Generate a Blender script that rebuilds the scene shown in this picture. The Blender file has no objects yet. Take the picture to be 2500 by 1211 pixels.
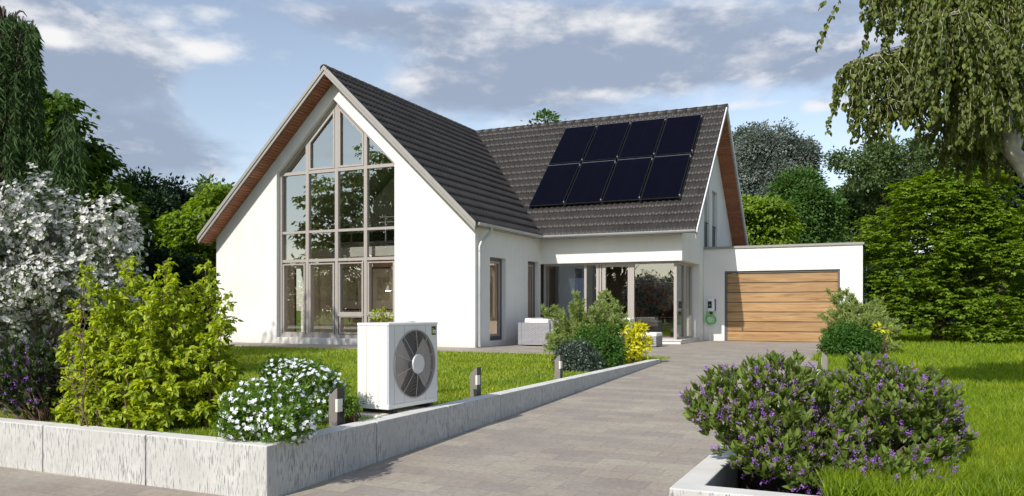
import bpy, bmesh, math, random
import numpy as np
from mathutils import Vector, Matrix
from mathutils.geometry import tessellate_polygon

random.seed(7)
rng = np.random.default_rng(11)
C = bpy.context.scene.collection
PI = math.pi

# ------------------------------------------------------------------ camera frame
F0, CX, HY, EYE = 1955.0, 1250.0, 755.0, 1.1
TH = math.atan(910 / F0)
FW = np.array([-math.sin(TH), math.cos(TH), 0.0])
RT = np.array([math.cos(TH), math.sin(TH), 0.0])
UP = np.array([0.0, 0.0, 1.0])

def AT(px, py, d):
    """a point of the garden seen in direction (px, py) and d metres deep"""
    return np.array([0, 0, EYE]) + d * (FW + (px - CX) / F0 * RT + (HY - py) / F0 * UP)

# ------------------------------------------------------------------ materials
def new_mat(name):
    m = bpy.data.materials.new(name)
    m.use_nodes = True
    nt = m.node_tree
    nt.nodes.clear()
    return m, nt, nt.nodes, nt.links

def node(ns, t, **kw):
    n = ns.new(t)
    for k, v in kw.items():
        if k in n.inputs.keys():
            n.inputs[k].default_value = v
        else:
            setattr(n, k, v)
    return n

def ramp(ns, stops, interp='LINEAR'):
    r = ns.new('ShaderNodeValToRGB')
    r.color_ramp.interpolation = interp
    e = r.color_ramp.elements
    while len(e) > 1:
        e.remove(e[-1])
    e[0].position = stops[0][0]; e[0].color = (*stops[0][1], 1)
    for p, c in stops[1:]:
        x = e.new(p); x.color = (*c, 1)
    return r

def simple(name, col, rough=.6, metal=0, var=.08, vscale=3, bump=0, bscale=60, spec=.5):
    m, nt, ns, ln = new_mat(name)
    out = node(ns, 'ShaderNodeOutputMaterial'); b = node(ns, 'ShaderNodeBsdfPrincipled')
    b.inputs['Roughness'].default_value = rough; b.inputs['Metallic'].default_value = metal
    b.inputs['Specular IOR Level'].default_value = spec
    tc = node(ns, 'ShaderNodeTexCoord')
    nz = node(ns, 'ShaderNodeTexNoise'); nz.inputs['Scale'].default_value = vscale; nz.inputs['Detail'].default_value = 6
    ln.new(tc.outputs['Object'], nz.inputs['Vector'])
    a = tuple(c * (1 - var) for c in col); c2 = tuple(min(1, c * (1 + var)) for c in col)
    r = ramp(ns, [(.3, a), (.7, c2)])
    ln.new(nz.outputs['Fac'], r.inputs['Fac']); ln.new(r.outputs['Color'], b.inputs['Base Color'])
    if bump:
        n2 = node(ns, 'ShaderNodeTexNoise'); n2.inputs['Scale'].default_value = bscale; n2.inputs['Detail'].default_value = 4
        ln.new(tc.outputs['Object'], n2.inputs['Vector'])
        bp = node(ns, 'ShaderNodeBump'); bp.inputs['Strength'].default_value = bump; bp.inputs['Distance'].default_value = .01
        ln.new(n2.outputs['Fac'], bp.inputs['Height']); ln.new(bp.outputs['Normal'], b.inputs['Normal'])
    ln.new(b.outputs['BSDF'], out.inputs['Surface'])
    return m

def leaf_mat(name, c1, c2, transl=.35, rough=.55, tcol=None, gloss=.02, patch=False):
    m, nt, ns, ln = new_mat(name)
    out = node(ns, 'ShaderNodeOutputMaterial')
    g = node(ns, 'ShaderNodeNewGeometry')
    mid = tuple((a + b) / 2 for a, b in zip(c1, c2))
    r = ramp(ns, [(0, c1), (.5, mid), (1, c2)])
    ln.new(g.outputs['Random Per Island'], r.inputs['Fac'])
    d = node(ns, 'ShaderNodeBsdfDiffuse'); t = node(ns, 'ShaderNodeBsdfTranslucent')
    col = r.outputs['Color']
    if patch:       # worn and lusher patches of the lawn
        tc = node(ns, 'ShaderNodeTexCoord'); nz = node(ns, 'ShaderNodeTexNoise'); nz.inputs['Scale'].default_value = .9; nz.inputs['Detail'].default_value = 5
        ln.new(tc.outputs['Object'], nz.inputs['Vector'])
        pr = ramp(ns, [(.32, (.70, .80, .8)), (.5, (.98, 1, 1)), (.68, (1.22, 1.10, 1.2))]); ln.new(nz.outputs['Fac'], pr.inputs['Fac'])
        mm = node(ns, 'ShaderNodeMix', data_type='RGBA', blend_type='MULTIPLY'); mm.inputs['Factor'].default_value = 1
        ln.new(col, mm.inputs['A']); ln.new(pr.outputs[0], mm.inputs['B']); col = mm.outputs['Result']
    ln.new(col, d.inputs['Color'])
    hs = node(ns, 'ShaderNodeHueSaturation'); hs.inputs['Saturation'].default_value = 1.1; hs.inputs['Value'].default_value = 1.5
    hs.inputs['Hue'].default_value = .49
    ln.new(col, hs.inputs['Color']); ln.new(hs.outputs['Color'], t.inputs['Color'])
    mx = node(ns, 'ShaderNodeMixShader'); mx.inputs[0].default_value = transl
    ln.new(d.outputs[0], mx.inputs[1]); ln.new(t.outputs[0], mx.inputs[2])
    gl = node(ns, 'ShaderNodeBsdfGlossy'); gl.inputs['Roughness'].default_value = rough
    gl.inputs['Color'].default_value = (1, 1, 1, 1)
    m2 = node(ns, 'ShaderNodeMixShader'); m2.inputs[0].default_value = gloss
    ln.new(mx.outputs[0], m2.inputs[1]); ln.new(gl.outputs[0], m2.inputs[2])
    ln.new(m2.outputs[0], out.inputs['Surface'])
    return m

def glass_mat(name, fac, tint=(.8, .84, .8), rough=0.0):
    m, nt, ns, ln = new_mat(name)
    out = node(ns, 'ShaderNodeOutputMaterial')
    tr = node(ns, 'ShaderNodeBsdfTransparent'); tr.inputs[0].default_value = (*tint, 1)
    gl = node(ns, 'ShaderNodeBsdfGlossy'); gl.inputs['Roughness'].default_value = rough
    gl.inputs['Color'].default_value = (.92, .95, .90, 1)
    lw = node(ns, 'ShaderNodeLayerWeight'); lw.inputs['Blend'].default_value = .35
    mr = node(ns, 'ShaderNodeMapRange'); mr.inputs['To Min'].default_value = fac; mr.inputs['To Max'].default_value = 1.0
    ln.new(lw.outputs['Fresnel'], mr.inputs['Value'])
    mx = node(ns, 'ShaderNodeMixShader')
    ln.new(mr.outputs[0], mx.inputs[0]); ln.new(tr.outputs[0], mx.inputs[1]); ln.new(gl.outputs[0], mx.inputs[2])
    ln.new(mx.outputs[0], out.inputs['Surface'])
    return m

def concrete_mat():
    m, nt, ns, ln = new_mat('streaked_concrete')
    out = node(ns, 'ShaderNodeOutputMaterial'); b = node(ns, 'ShaderNodeBsdfPrincipled'); b.inputs['Roughness'].default_value = .8
    tc = node(ns, 'ShaderNodeTexCoord')
    mp = node(ns, 'ShaderNodeMapping'); mp.inputs['Scale'].default_value = (150, 150, 15)
    ln.new(tc.outputs['Object'], mp.inputs['Vector'])
    n1 = node(ns, 'ShaderNodeTexNoise'); n1.inputs['Scale'].default_value = 1; n1.inputs['Detail'].default_value = 3
    ln.new(mp.outputs[0], n1.inputs['Vector'])
    n2 = node(ns, 'ShaderNodeTexNoise'); n2.inputs['Scale'].default_value = 3.5; n2.inputs['Detail'].default_value = 5
    ln.new(tc.outputs['Object'], n2.inputs['Vector'])
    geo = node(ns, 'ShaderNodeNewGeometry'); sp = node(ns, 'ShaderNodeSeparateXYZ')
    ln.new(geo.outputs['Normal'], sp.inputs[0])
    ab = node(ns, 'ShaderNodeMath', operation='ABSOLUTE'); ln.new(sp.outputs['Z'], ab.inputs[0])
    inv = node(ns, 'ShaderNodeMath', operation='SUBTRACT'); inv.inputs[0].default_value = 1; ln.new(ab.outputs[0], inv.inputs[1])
    md = node(ns, 'ShaderNodeMath', operation='MULTIPLY_ADD'); md.inputs[1].default_value = .35; ln.new(n2.outputs['Fac'], md.inputs[0]); ln.new(n1.outputs['Fac'], md.inputs[2])
    r = ramp(ns, [(.53, (0, 0, 0)), (.6, (0, 0, 0)), (.86, (1, 1, 1))]); ln.new(md.outputs[0], r.inputs['Fac'])
    # streak amount
    r1 = ramp(ns, [(.70, (0, 0, 0)), (.84, (1, 1, 1))]); ln.new(md.outputs[0], r1.inputs['Fac'])
    mu = node(ns, 'ShaderNodeMath', operation='MULTIPLY'); ln.new(r1.outputs[0], mu.inputs[0]); ln.new(inv.outputs[0], mu.inputs[1])
    base = ramp(ns, [(.3, (.42, .415, .395)), (.7, (.55, .54, .515))]); ln.new(n2.outputs['Fac'], base.inputs['Fac'])
    mix = node(ns, 'ShaderNodeMix', data_type='RGBA'); mix.inputs['B'].default_value = (.20, .20, .195, 1)
    ln.new(mu.outputs[0], mix.inputs['Factor']); ln.new(base.outputs[0], mix.inputs['A'])
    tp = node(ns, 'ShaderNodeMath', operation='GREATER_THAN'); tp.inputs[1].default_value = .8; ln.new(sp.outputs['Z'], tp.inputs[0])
    sunlit_top = ramp(ns, [(.3, (.60, .585, .555)), (.7, (.74, .725, .69))]); ln.new(n2.outputs['Fac'], sunlit_top.inputs['Fac'])  # upward faces coloured paler: stronger sunlight on the tops painted in
    mt = node(ns, 'ShaderNodeMix', data_type='RGBA'); ln.new(tp.outputs[0], mt.inputs['Factor']); ln.new(mix.outputs['Result'], mt.inputs['A']); ln.new(sunlit_top.outputs[0], mt.inputs['B'])
    ln.new(mt.outputs['Result'], b.inputs['Base Color'])
    n3 = node(ns, 'ShaderNodeTexNoise'); n3.inputs['Scale'].default_value = 140; ln.new(tc.outputs['Object'], n3.inputs['Vector'])
    bp = node(ns, 'ShaderNodeBump'); bp.inputs['Strength'].default_value = .25; bp.inputs['Distance'].default_value = .004
    ln.new(n3.outputs['Fac'], bp.inputs['Height']); ln.new(bp.outputs[0], b.inputs['Normal'])
    ln.new(b.outputs[0], out.inputs[0])
    return m

def paving_mat():
    m, nt, ns, ln = new_mat('paving')
    out = node(ns, 'ShaderNodeOutputMaterial'); b = node(ns, 'ShaderNodeBsdfPrincipled'); b.inputs['Roughness'].default_value = .82
    tc = node(ns, 'ShaderNodeTexCoord')
    def brick(c1, c2, mort, w, h, off=.5):
        k = node(ns, 'ShaderNodeTexBrick'); k.inputs['Scale'].default_value = 1
        k.inputs['Brick Width'].default_value = w; k.inputs['Row Height'].default_value = h
        k.inputs['Mortar Size'].default_value = .004; k.inputs['Mortar Smooth'].default_value = .3
        k.inputs['Color1'].default_value = (*c1, 1); k.inputs['Color2'].default_value = (*c2, 1); k.inputs['Mortar'].default_value = (*mort, 1)
        k.offset = off; k.inputs['Bias'].default_value = 0
        return k
    # warp slightly so that joints are not ruler-straight
    k = brick((.375, .33, .265), (.295, .256, .225), (.225, .198, .172), .42, .24)
    ln.new(tc.outputs['Object'], k.inputs['Vector'])
    n0 = node(ns, 'ShaderNodeTexNoise'); n0.inputs['Scale'].default_value = 1.3; n0.inputs['Detail'].default_value = 4
    ln.new(tc.outputs['Object'], n0.inputs['Vector'])
    r0 = ramp(ns, [(.3, (.90, .87, .87)), (.7, (1.08, 1.11, 1.10))]); ln.new(n0.outputs['Fac'], r0.inputs['Fac'])
    n1 = node(ns, 'ShaderNodeTexNoise'); n1.inputs['Scale'].default_value = 26; n1.inputs['Detail'].default_value = 8; n1.inputs['Roughness'].default_value = .7
    ln.new(tc.outputs['Object'], n1.inputs['Vector'])
    r1 = ramp(ns, [(.3, (.78, .77, .76)), (.7, (1.18, 1.19, 1.2))]); ln.new(n1.outputs['Fac'], r1.inputs['Fac'])
    m1 = node(ns, 'ShaderNodeMix', data_type='RGBA', blend_type='MULTIPLY'); m1.inputs['Factor'].default_value = 1
    ln.new(k.outputs['Color'], m1.inputs['A']); ln.new(r0.outputs[0], m1.inputs['B'])
    m2 = node(ns, 'ShaderNodeMix', data_type='RGBA', blend_type='MULTIPLY'); m2.inputs['Factor'].default_value = 1
    ln.new(m1.outputs['Result'], m2.inputs['A']); ln.new(r1.outputs[0], m2.inputs['B'])
    ln.new(m2.outputs['Result'], b.inputs['Base Color'])
    bp = node(ns, 'ShaderNodeBump'); bp.inputs['Strength'].default_value = .35; bp.inputs['Distance'].default_value = .006
    ln.new(n1.outputs['Fac'], bp.inputs['Height']); ln.new(bp.outputs[0], b.inputs['Normal'])
    ln.new(b.outputs[0], out.inputs[0])
    return m

def wood_mat(name, stops, axis='X', scale=1.0, rough=.5, island=.0):
    m, nt, ns, ln = new_mat(name)
    out = node(ns, 'ShaderNodeOutputMaterial'); b = node(ns, 'ShaderNodeBsdfPrincipled'); b.inputs['Roughness'].default_value = rough
    tc = node(ns, 'ShaderNodeTexCoord'); mp = node(ns, 'ShaderNodeMapping')
    mp.inputs['Scale'].default_value = (1.1 * scale, 30 * scale, 16 * scale) if axis == 'X' else (20 * scale, 1.5 * scale, 20 * scale)
    g = node(ns, 'ShaderNodeNewGeometry')
    ad = node(ns, 'ShaderNodeVectorMath', operation='ADD')
    mu = node(ns, 'ShaderNodeMath', operation='MULTIPLY'); mu.inputs[1].default_value = 37
    ln.new(g.outputs['Random Per Island'], mu.inputs[0]); ln.new(mu.outputs[0], ad.inputs[1])
    ln.new(tc.outputs['Object'], mp.inputs['Vector']); ln.new(mp.outputs[0], ad.inputs[0])
    n1 = node(ns, 'ShaderNodeTexNoise'); n1.inputs['Scale'].default_value = 1; n1.inputs['Detail'].default_value = 5; n1.inputs['Distortion'].default_value = .8
    ln.new(ad.outputs[0], n1.inputs['Vector'])
    r = ramp(ns, stops); ln.new(n1.outputs['Fac'], r.inputs['Fac'])
    hs = node(ns, 'ShaderNodeHueSaturation')
    mr = node(ns, 'ShaderNodeMapRange'); mr.inputs['To Min'].default_value = .88; mr.inputs['To Max'].default_value = 1.12
    ln.new(g.outputs['Random Per Island'], mr.inputs['Value']); ln.new(mr.outputs[0], hs.inputs['Value'])
    ln.new(r.outputs[0], hs.inputs['Color']); ln.new(hs.outputs[0], b.inputs['Base Color'])
    ln.new(b.outputs[0], out.inputs[0])
    return m

def tile_mat():
    m, nt, ns, ln = new_mat('roof_tile')
    out = node(ns, 'ShaderNodeOutputMaterial'); b = node(ns, 'ShaderNodeBsdfPrincipled'); b.inputs['Roughness'].default_value = .55
    tc = node(ns, 'ShaderNodeTexCoord')
    n1 = node(ns, 'ShaderNodeTexNoise'); n1.inputs['Scale'].default_value = 1.2; n1.inputs['Detail'].default_value = 6
    ln.new(tc.outputs['Object'], n1.inputs['Vector'])
    v = node(ns, 'ShaderNodeTexVoronoi'); v.inputs['Scale'].default_value = 3.2
    ln.new(tc.outputs['Object'], v.inputs['Vector'])
    sp = node(ns, 'ShaderNodeSeparateColor'); ln.new(v.outputs['Color'], sp.inputs[0])
    ad = node(ns, 'ShaderNodeMath', operation='MULTIPLY_ADD'); ad.inputs[1].default_value = .25
    ln.new(sp.outputs[0], ad.inputs[0]); ln.new(n1.outputs['Fac'], ad.inputs[2])
    r = ramp(ns, [(.35, (.023, .0195, .0175)), (.9, (.040, .034, .031))]); ln.new(ad.outputs[0], r.inputs['Fac'])
    ln.new(r.outputs[0], b.inputs['Base Color']); ln.new(b.outputs[0], out.inputs[0])
    return m

def ground_mat():
    m, nt, ns, ln = new_mat('turf')
    out = node(ns, 'ShaderNodeOutputMaterial'); b = node(ns, 'ShaderNodeBsdfPrincipled'); b.inputs['Roughness'].default_value = .9
    b.inputs['Specular IOR Level'].default_value = .1
    tc = node(ns, 'ShaderNodeTexCoord')
    n1 = node(ns, 'ShaderNodeTexNoise'); n1.inputs['Scale'].default_value = 9; n1.inputs['Detail'].default_value = 10; n1.inputs['Roughness'].default_value = .75
    ln.new(tc.outputs['Object'], n1.inputs['Vector'])
    n2 = node(ns, 'ShaderNodeTexNoise'); n2.inputs['Scale'].default_value = .35; n2.inputs['Detail'].default_value = 3
    ln.new(tc.outputs['Object'], n2.inputs['Vector'])
    ad = node(ns, 'ShaderNodeMath', operation='MULTIPLY_ADD'); ad.inputs[1].default_value = .4
    ln.new(n2.outputs['Fac'], ad.inputs[0]); ln.new(n1.outputs['Fac'], ad.inputs[2])
    r = ramp(ns, [(.45, (.045, .08, .006)), (.7, (.13, .19, .012)), (.95, (.24, .29, .025))]); ln.new(ad.outputs[0], r.inputs['Fac'])
    ln.new(r.outputs[0], b.inputs['Base Color'])
    bp = node(ns, 'ShaderNodeBump'); bp.inputs['Strength'].default_value = .8; bp.inputs['Distance'].default_value = .05
    ln.new(n1.outputs['Fac'], bp.inputs['Height']); ln.new(bp.outputs[0], b.inputs['Normal'])
    ln.new(b.outputs[0], out.inputs[0])
    return m

def wicker_mat():
    m, nt, ns, ln = new_mat('wicker')
    out = node(ns, 'ShaderNodeOutputMaterial'); b = node(ns, 'ShaderNodeBsdfPrincipled'); b.inputs['Roughness'].default_value = .6
    tc = node(ns, 'ShaderNodeTexCoord')
    k = node(ns, 'ShaderNodeTexBrick'); k.inputs['Scale'].default_value = 1
    k.inputs['Brick Width'].default_value = .09; k.inputs['Row Height'].default_value = .035; k.inputs['Mortar Size'].default_value = .006
    k.inputs['Color1'].default_value = (.40, .39, .42, 1); k.inputs['Color2'].default_value = (.33, .32, .35, 1); k.inputs['Mortar'].default_value = (.12, .12, .13, 1)
    cb = node(ns, 'ShaderNodeSeparateXYZ'); ln.new(tc.outputs['Object'], cb.inputs[0])
    s = node(ns, 'ShaderNodeMath', operation='ADD'); ln.new(cb.outputs['X'], s.inputs[0]); ln.new(cb.outputs['Y'], s.inputs[1])
    cc = node(ns, 'ShaderNodeCombineXYZ'); ln.new(s.outputs[0], cc.inputs['X']); ln.new(cb.outputs['Z'], cc.inputs['Y'])
    ln.new(cc.outputs[0], k.inputs['Vector']); ln.new(k.outputs['Color'], b.inputs['Base Color'])
    bp = node(ns, 'ShaderNodeBump'); bp.inputs['Strength'].default_value = .6; bp.inputs['Distance'].default_value = .006; bp.invert = True
    ln.new(k.outputs['Fac'], bp.inputs['Height']); ln.new(bp.outputs[0], b.inputs['Normal'])
    ln.new(b.outputs[0], out.inputs[0])
    return m

def panel_mat():
    m, nt, ns, ln = new_mat('solar_cells')
    out = node(ns, 'ShaderNodeOutputMaterial'); b = node(ns, 'ShaderNodeBsdfPrincipled')
    b.inputs['Roughness'].default_value = .12; b.inputs['Specular IOR Level'].default_value = .02
    tc = node(ns, 'ShaderNodeTexCoord')
    k = node(ns, 'ShaderNodeTexBrick'); k.offset = 0; k.inputs['Scale'].default_value = 1
    k.inputs['Brick Width'].default_value = .62; k.inputs['Row Height'].default_value = .052; k.inputs['Mortar Size'].default_value = .0035
    k.inputs['Color1'].default_value = (.0020, .0022, .0058, 1); k.inputs['Color2'].default_value = (.0028, .003, .008, 1)
    k.inputs['Mortar'].default_value = (.007, .008, .015, 1)
    ln.new(tc.outputs['Object'], k.inputs['Vector'])
    ln.new(k.outputs['Color'], b.inputs['Base Color']); ln.new(b.outputs[0], out.inputs[0])
    return m

def art_mat(name, kind):
    m, nt, ns, ln = new_mat(name)
    out = node(ns, 'ShaderNodeOutputMaterial'); b = node(ns, 'ShaderNodeBsdfPrincipled'); b.inputs['Roughness'].default_value = .7
    tc = node(ns, 'ShaderNodeTexCoord')
    n1 = node(ns, 'ShaderNodeTexNoise'); n1.inputs['Scale'].default_value = 2.2 if kind != 'red' else 1.6; n1.inputs['Detail'].default_value = 8; n1.inputs['Distortion'].default_value = 1.5
    ln.new(tc.outputs['Object'], n1.inputs['Vector'])
    if kind == 'red':
        r = ramp(ns, [(.38, (.012, .015, .03)), (.5, (.03, .03, .045)), (.56, (.3, .02, .025)), (.68, (.16, .02, .02)), (.75, (.35, .25, .25))])
    else:
        r = ramp(ns, [(.33, (.06, .06, .06)), (.45, (.5, .48, .44)), (.7, (.62, .6, .56))])
    ln.new(n1.outputs['Fac'], r.inputs['Fac']); ln.new(r.outputs[0], b.inputs['Base Color']); ln.new(b.outputs[0], out.inputs[0])
    return m

M = {}
def plaster_mat():
    m, nt, ns, ln = new_mat('white_plaster')
    out = node(ns, 'ShaderNodeOutputMaterial'); b = node(ns, 'ShaderNodeBsdfPrincipled'); b.inputs['Roughness'].default_value = .9
    b.inputs['Specular IOR Level'].default_value = .2
    tc = node(ns, 'ShaderNodeTexCoord')
    n1 = node(ns, 'ShaderNodeTexNoise'); n1.inputs['Scale'].default_value = .8; n1.inputs['Detail'].default_value = 7; ln.new(tc.outputs['Object'], n1.inputs['Vector'])
    r = ramp(ns, [(.3, (.70, .693, .668)), (.72, (.765, .76, .742))]); ln.new(n1.outputs['Fac'], r.inputs['Fac'])
    mp = node(ns, 'ShaderNodeMapping'); mp.inputs['Scale'].default_value = (5, 5, .35); ln.new(tc.outputs['Object'], mp.inputs['Vector'])
    n2 = node(ns, 'ShaderNodeTexNoise'); n2.inputs['Scale'].default_value = 1; n2.inputs['Detail'].default_value = 6; ln.new(mp.outputs[0], n2.inputs['Vector'])
    r2 = ramp(ns, [(.42, (.975, .972, .965)), (.58, (1, 1, 1))]); ln.new(n2.outputs['Fac'], r2.inputs['Fac'])
    m1 = node(ns, 'ShaderNodeMix', data_type='RGBA', blend_type='MULTIPLY'); m1.inputs['Factor'].default_value = 1
    ln.new(r.outputs[0], m1.inputs['A']); ln.new(r2.outputs[0], m1.inputs['B'])
    # splash dirt low on the wall, ragged upper edge
    sp = node(ns, 'ShaderNodeSeparateXYZ'); ln.new(tc.outputs['Object'], sp.inputs[0])
    n3 = node(ns, 'ShaderNodeTexNoise'); n3.inputs['Scale'].default_value = 6; n3.inputs['Detail'].default_value = 8; ln.new(tc.outputs['Object'], n3.inputs['Vector'])
    ad = node(ns, 'ShaderNodeMath', operation='MULTIPLY_ADD'); ad.inputs[1].default_value = -.45; ln.new(n3.outputs['Fac'], ad.inputs[0]); ln.new(sp.outputs['Z'], ad.inputs[2])
    mr = node(ns, 'ShaderNodeMapRange'); mr.inputs['From Min'].default_value = -.2; mr.inputs['From Max'].default_value = .12; mr.inputs['To Min'].default_value = .55; mr.inputs['To Max'].default_value = 0
    ln.new(ad.outputs[0], mr.inputs['Value'])
    m2 = node(ns, 'ShaderNodeMix', data_type='RGBA'); ln.new(mr.outputs[0], m2.inputs['Factor']); ln.new(m1.outputs['Result'], m2.inputs['A']); m2.inputs['B'].default_value = (.50, .47, .42, 1)
    ln.new(m2.outputs['Result'], b.inputs['Base Color'])
    n4 = node(ns, 'ShaderNodeTexNoise'); n4.inputs['Scale'].default_value = 90; ln.new(tc.outputs['Object'], n4.inputs['Vector'])
    bp = node(ns, 'ShaderNodeBump'); bp.inputs['Strength'].default_value = .2; bp.inputs['Distance'].default_value = .01
    ln.new(n4.outputs['Fac'], bp.inputs['Height']); ln.new(bp.outputs[0], b.inputs['Normal']); ln.new(b.outputs[0], out.inputs[0])
    return m
M['plaster'] = plaster_mat()
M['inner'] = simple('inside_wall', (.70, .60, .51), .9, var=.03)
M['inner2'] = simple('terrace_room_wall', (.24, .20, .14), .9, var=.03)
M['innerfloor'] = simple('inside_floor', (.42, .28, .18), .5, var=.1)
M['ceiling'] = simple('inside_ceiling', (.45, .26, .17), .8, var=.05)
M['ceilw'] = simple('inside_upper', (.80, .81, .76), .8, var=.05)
M['frame'] = simple('window_frame', (.36, .325, .30), .45, var=.02)
M['darkframe'] = simple('dark_window_frame', (.10, .09, .085), .5, var=.03)
M['verge'] = simple('verge_metal', (.30, .285, .265), .5, var=.04)
M['verged'] = simple('verge_inner', (.33, .31, .29), .6, var=.04)
M['zinc'] = simple('zinc', (.46, .475, .48), .38, metal=.35, var=.08, vscale=5)
M['coping'] = simple('coping', (.27, .26, .24), .6, var=.05)
M['tile'] = tile_mat()
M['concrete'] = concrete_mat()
M['slabc'] = simple('pale_slab', (.55, .53, .49), .8, var=.08, bump=.2)
M['cream'] = simple('cream_plinth', (.74, .68, .56), .7, var=.04)
M['paving'] = paving_mat()
M['turf'] = ground_mat()
M['soil'] = simple('soil', (.035, .028, .02), .95, var=.3, vscale=9, bump=.8, bscale=30)
M['soffit'] = wood_mat('soffit_wood', [(.3, (.20, .072, .032)), (.7, (.40, .150, .065))], 'Y', 1)
M['doorwood'] = wood_mat('door_wood', [(.25, (.14, .075, .028)), (.42, (.29, .165, .066)), (.6, (.365, .215, .092)), (.8, (.44, .28, .13))], 'X', 1, .45)
M['glass'] = glass_mat('gable_glass', .33, (.93, .93, .88))
M['glass2'] = glass_mat('terrace_glass', .20, (.85, .85, .80))
M['glassd'] = glass_mat('small_glass', .12, (.75, .75, .72))
M['metalrail'] = simple('rail_steel', (.5, .5, .5), .35, metal=.6)
M['wicker'] = wicker_mat()
M['cushion'] = simple('cushion_cloth', (.78, .76, .70), .9, var=.04, bump=.2, bscale=200)
M['panel'] = panel_mat()
M['panelframe'] = simple('panel_frame', (.02, .02, .022), .35, metal=.5)
M['alu'] = simple('aluminium', (.55, .55, .56), .3, metal=.8)
M['casing'] = simple('unit_casing', (.80, .775, .72), .42, var=.02)
M['casing2'] = simple('unit_front', (.68, .68, .67), .42, var=.02)
M['grille'] = simple('grille_wire', (.42, .38, .35), .45, metal=.3)
M['hub'] = simple('grille_hub', (.66, .66, .66), .4)
M['black'] = simple('black_plastic', (.012, .012, .013), .4)
M['blade'] = simple('fan_blade', (.60, .54, .50), .5)
M['darkpane'] = simple('dark_pane', (.02, .022, .025), .5, spec=.2)
M['rubber'] = simple('rubber', (.03, .03, .03), .7)
M['boll'] = simple('bollard_paint', (.032, .031, .034), .45)
M['bollside'] = simple('bollard_side', (.20, .18, .165), .5)
M['opal'] = simple('opal_glass', (.78, .74, .64), .3)
M['charger'] = simple('charger_white', (.74, .72, .76), .3)
M['screen'] = simple('charger_screen', (.02, .035, .035), .15)
M['cable'] = simple('green_cable', (.06, .60, .03), .4)
M['yellow'] = simple('yellow_mark', (.75, .72, .05), .5)
M['whitem'] = simple('white_mark', (.8, .8, .8), .5)
M['blackm'] = simple('black_mark', (.01, .01, .01), .5)
M['blue'] = simple('blue_curtain', (.055, .08, .17), .9, var=.1)
M['greyc'] = simple('grey_curtain', (.33, .31, .29), .9, var=.05)
M['orange'] = simple('orange_leather', (.42, .12, .04), .5)
M['dsofa'] = simple('dark_sofa', (.10, .085, .08), .8)
M['art1'] = art_mat('charcoal_art', 'g'); M['art3'] = art_mat('red_art', 'red')
M['bark'] = simple('bark', (.10, .075, .055), .9, var=.3, vscale=8, bump=.8, bscale=25)
M['barkbirch'] = simple('birch_bark', (.36, .33, .27), .8, var=.35, vscale=9, bump=.5, bscale=25)
M['twig'] = simple('twig', (.13, .075, .05), .8, var=.2)
M['greentwig'] = simple('green_twig', (.05, .07, .025), .8, var=.2)
M['twiggrey'] = simple('grey_twig', (.17, .14, .12), .85, var=.25)

# ------------------------------------------------------------------ object helpers
def tag(o, label=None, cat=None, group=None, kind=None):
    if label: o['label'] = label
    if cat: o['category'] = cat
    if group: o['group'] = group
    if kind: o['kind'] = kind
    return o

def empty(name, loc, label, cat, group=None, rz=0):
    o = bpy.data.objects.new(name, None); C.objects.link(o)
    o.location = loc; o.rotation_euler = (0, 0, rz); o.empty_display_size = .2
    return tag(o, label, cat, group)

def WM(o):
    b = Matrix.LocRotScale(o.location, o.rotation_euler, o.scale)
    return b if o.parent is None else WM(o.parent) @ o.matrix_parent_inverse @ b

def link(me, name, m, parent=None, smooth=False):
    o = bpy.data.objects.new(name, me); C.objects.link(o)
    if m is not None: me.materials.append(m)
    if parent is not None:
        o.parent = parent
        o.matrix_parent_inverse = WM(parent).inverted()
    if smooth:
        me.polygons.foreach_set('use_smooth', [True] * len(me.polygons))
    return o

def bmobj(name, bm, m, parent=None, smooth=False, bevel=0, fix=True):
    if fix: bmesh.ops.recalc_face_normals(bm, faces=bm.faces)
    me = bpy.data.meshes.new(name); bm.to_mesh(me); bm.free()
    o = link(me, name, m, parent, smooth)
    if bevel:
        b = o.modifiers.new('bevel', 'BEVEL'); b.width = bevel; b.segments = 2; b.limit_method = 'ANGLE'
    return o

def npmesh(name, V, Fa, m, parent=None, smooth=False):
    """V (n,3), Fa (k, verts per face) or list of such arrays"""
    if not isinstance(Fa, list): Fa = [Fa]
    me = bpy.data.meshes.new(name)
    V = np.asarray(V, dtype=np.float32)
    me.vertices.add(len(V)); me.vertices.foreach_set('co', V.ravel())
    loops = np.concatenate([f.ravel() for f in Fa]).astype(np.int32)
    tot = np.concatenate([np.full(len(f), f.shape[1], dtype=np.int32) for f in Fa])
    st = np.concatenate([[0], np.cumsum(tot)[:-1]]).astype(np.int32)
    me.loops.add(len(loops)); me.loops.foreach_set('vertex_index', loops)
    me.polygons.add(len(tot)); me.polygons.foreach_set('loop_start', st)
    me.polygons.foreach_set('loop_total', tot)
    me.update(calc_edges=True)
    return link(me, name, m, parent, smooth)

def box(bm, x0, x1, y0, y1, z0, z1):
    vs = [bm.verts.new(p) for p in ((x0, y0, z0), (x1, y0, z0), (x1, y1, z0), (x0, y1, z0), (x0, y0, z1), (x1, y0, z1), (x1, y1, z1), (x0, y1, z1))]
    for f in ((0, 3, 2, 1), (4, 5, 6, 7), (0, 1, 5, 4), (1, 2, 6, 5), (2, 3, 7, 6), (3, 0, 4, 7)):
        bm.faces.new([vs[i] for i in f])
    return vs

def BM(): return bmesh.new()

def pane(pts, m, parent, name='pane'):
    bm = BM(); bm.faces.new([bm.verts.new(p) for p in pts]); return bmobj(name, bm, m, parent, fix=False)

def boxes(name, dims, m, parent=None, bevel=0):
    for d_ in dims: boxobj(name, d_, m, parent, bevel)

def boxobj(name, dims, m, parent=None, bevel=0):
    bm = BM(); box(bm, *dims); return bmobj(name, bm, m, parent, bevel=bevel)

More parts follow.
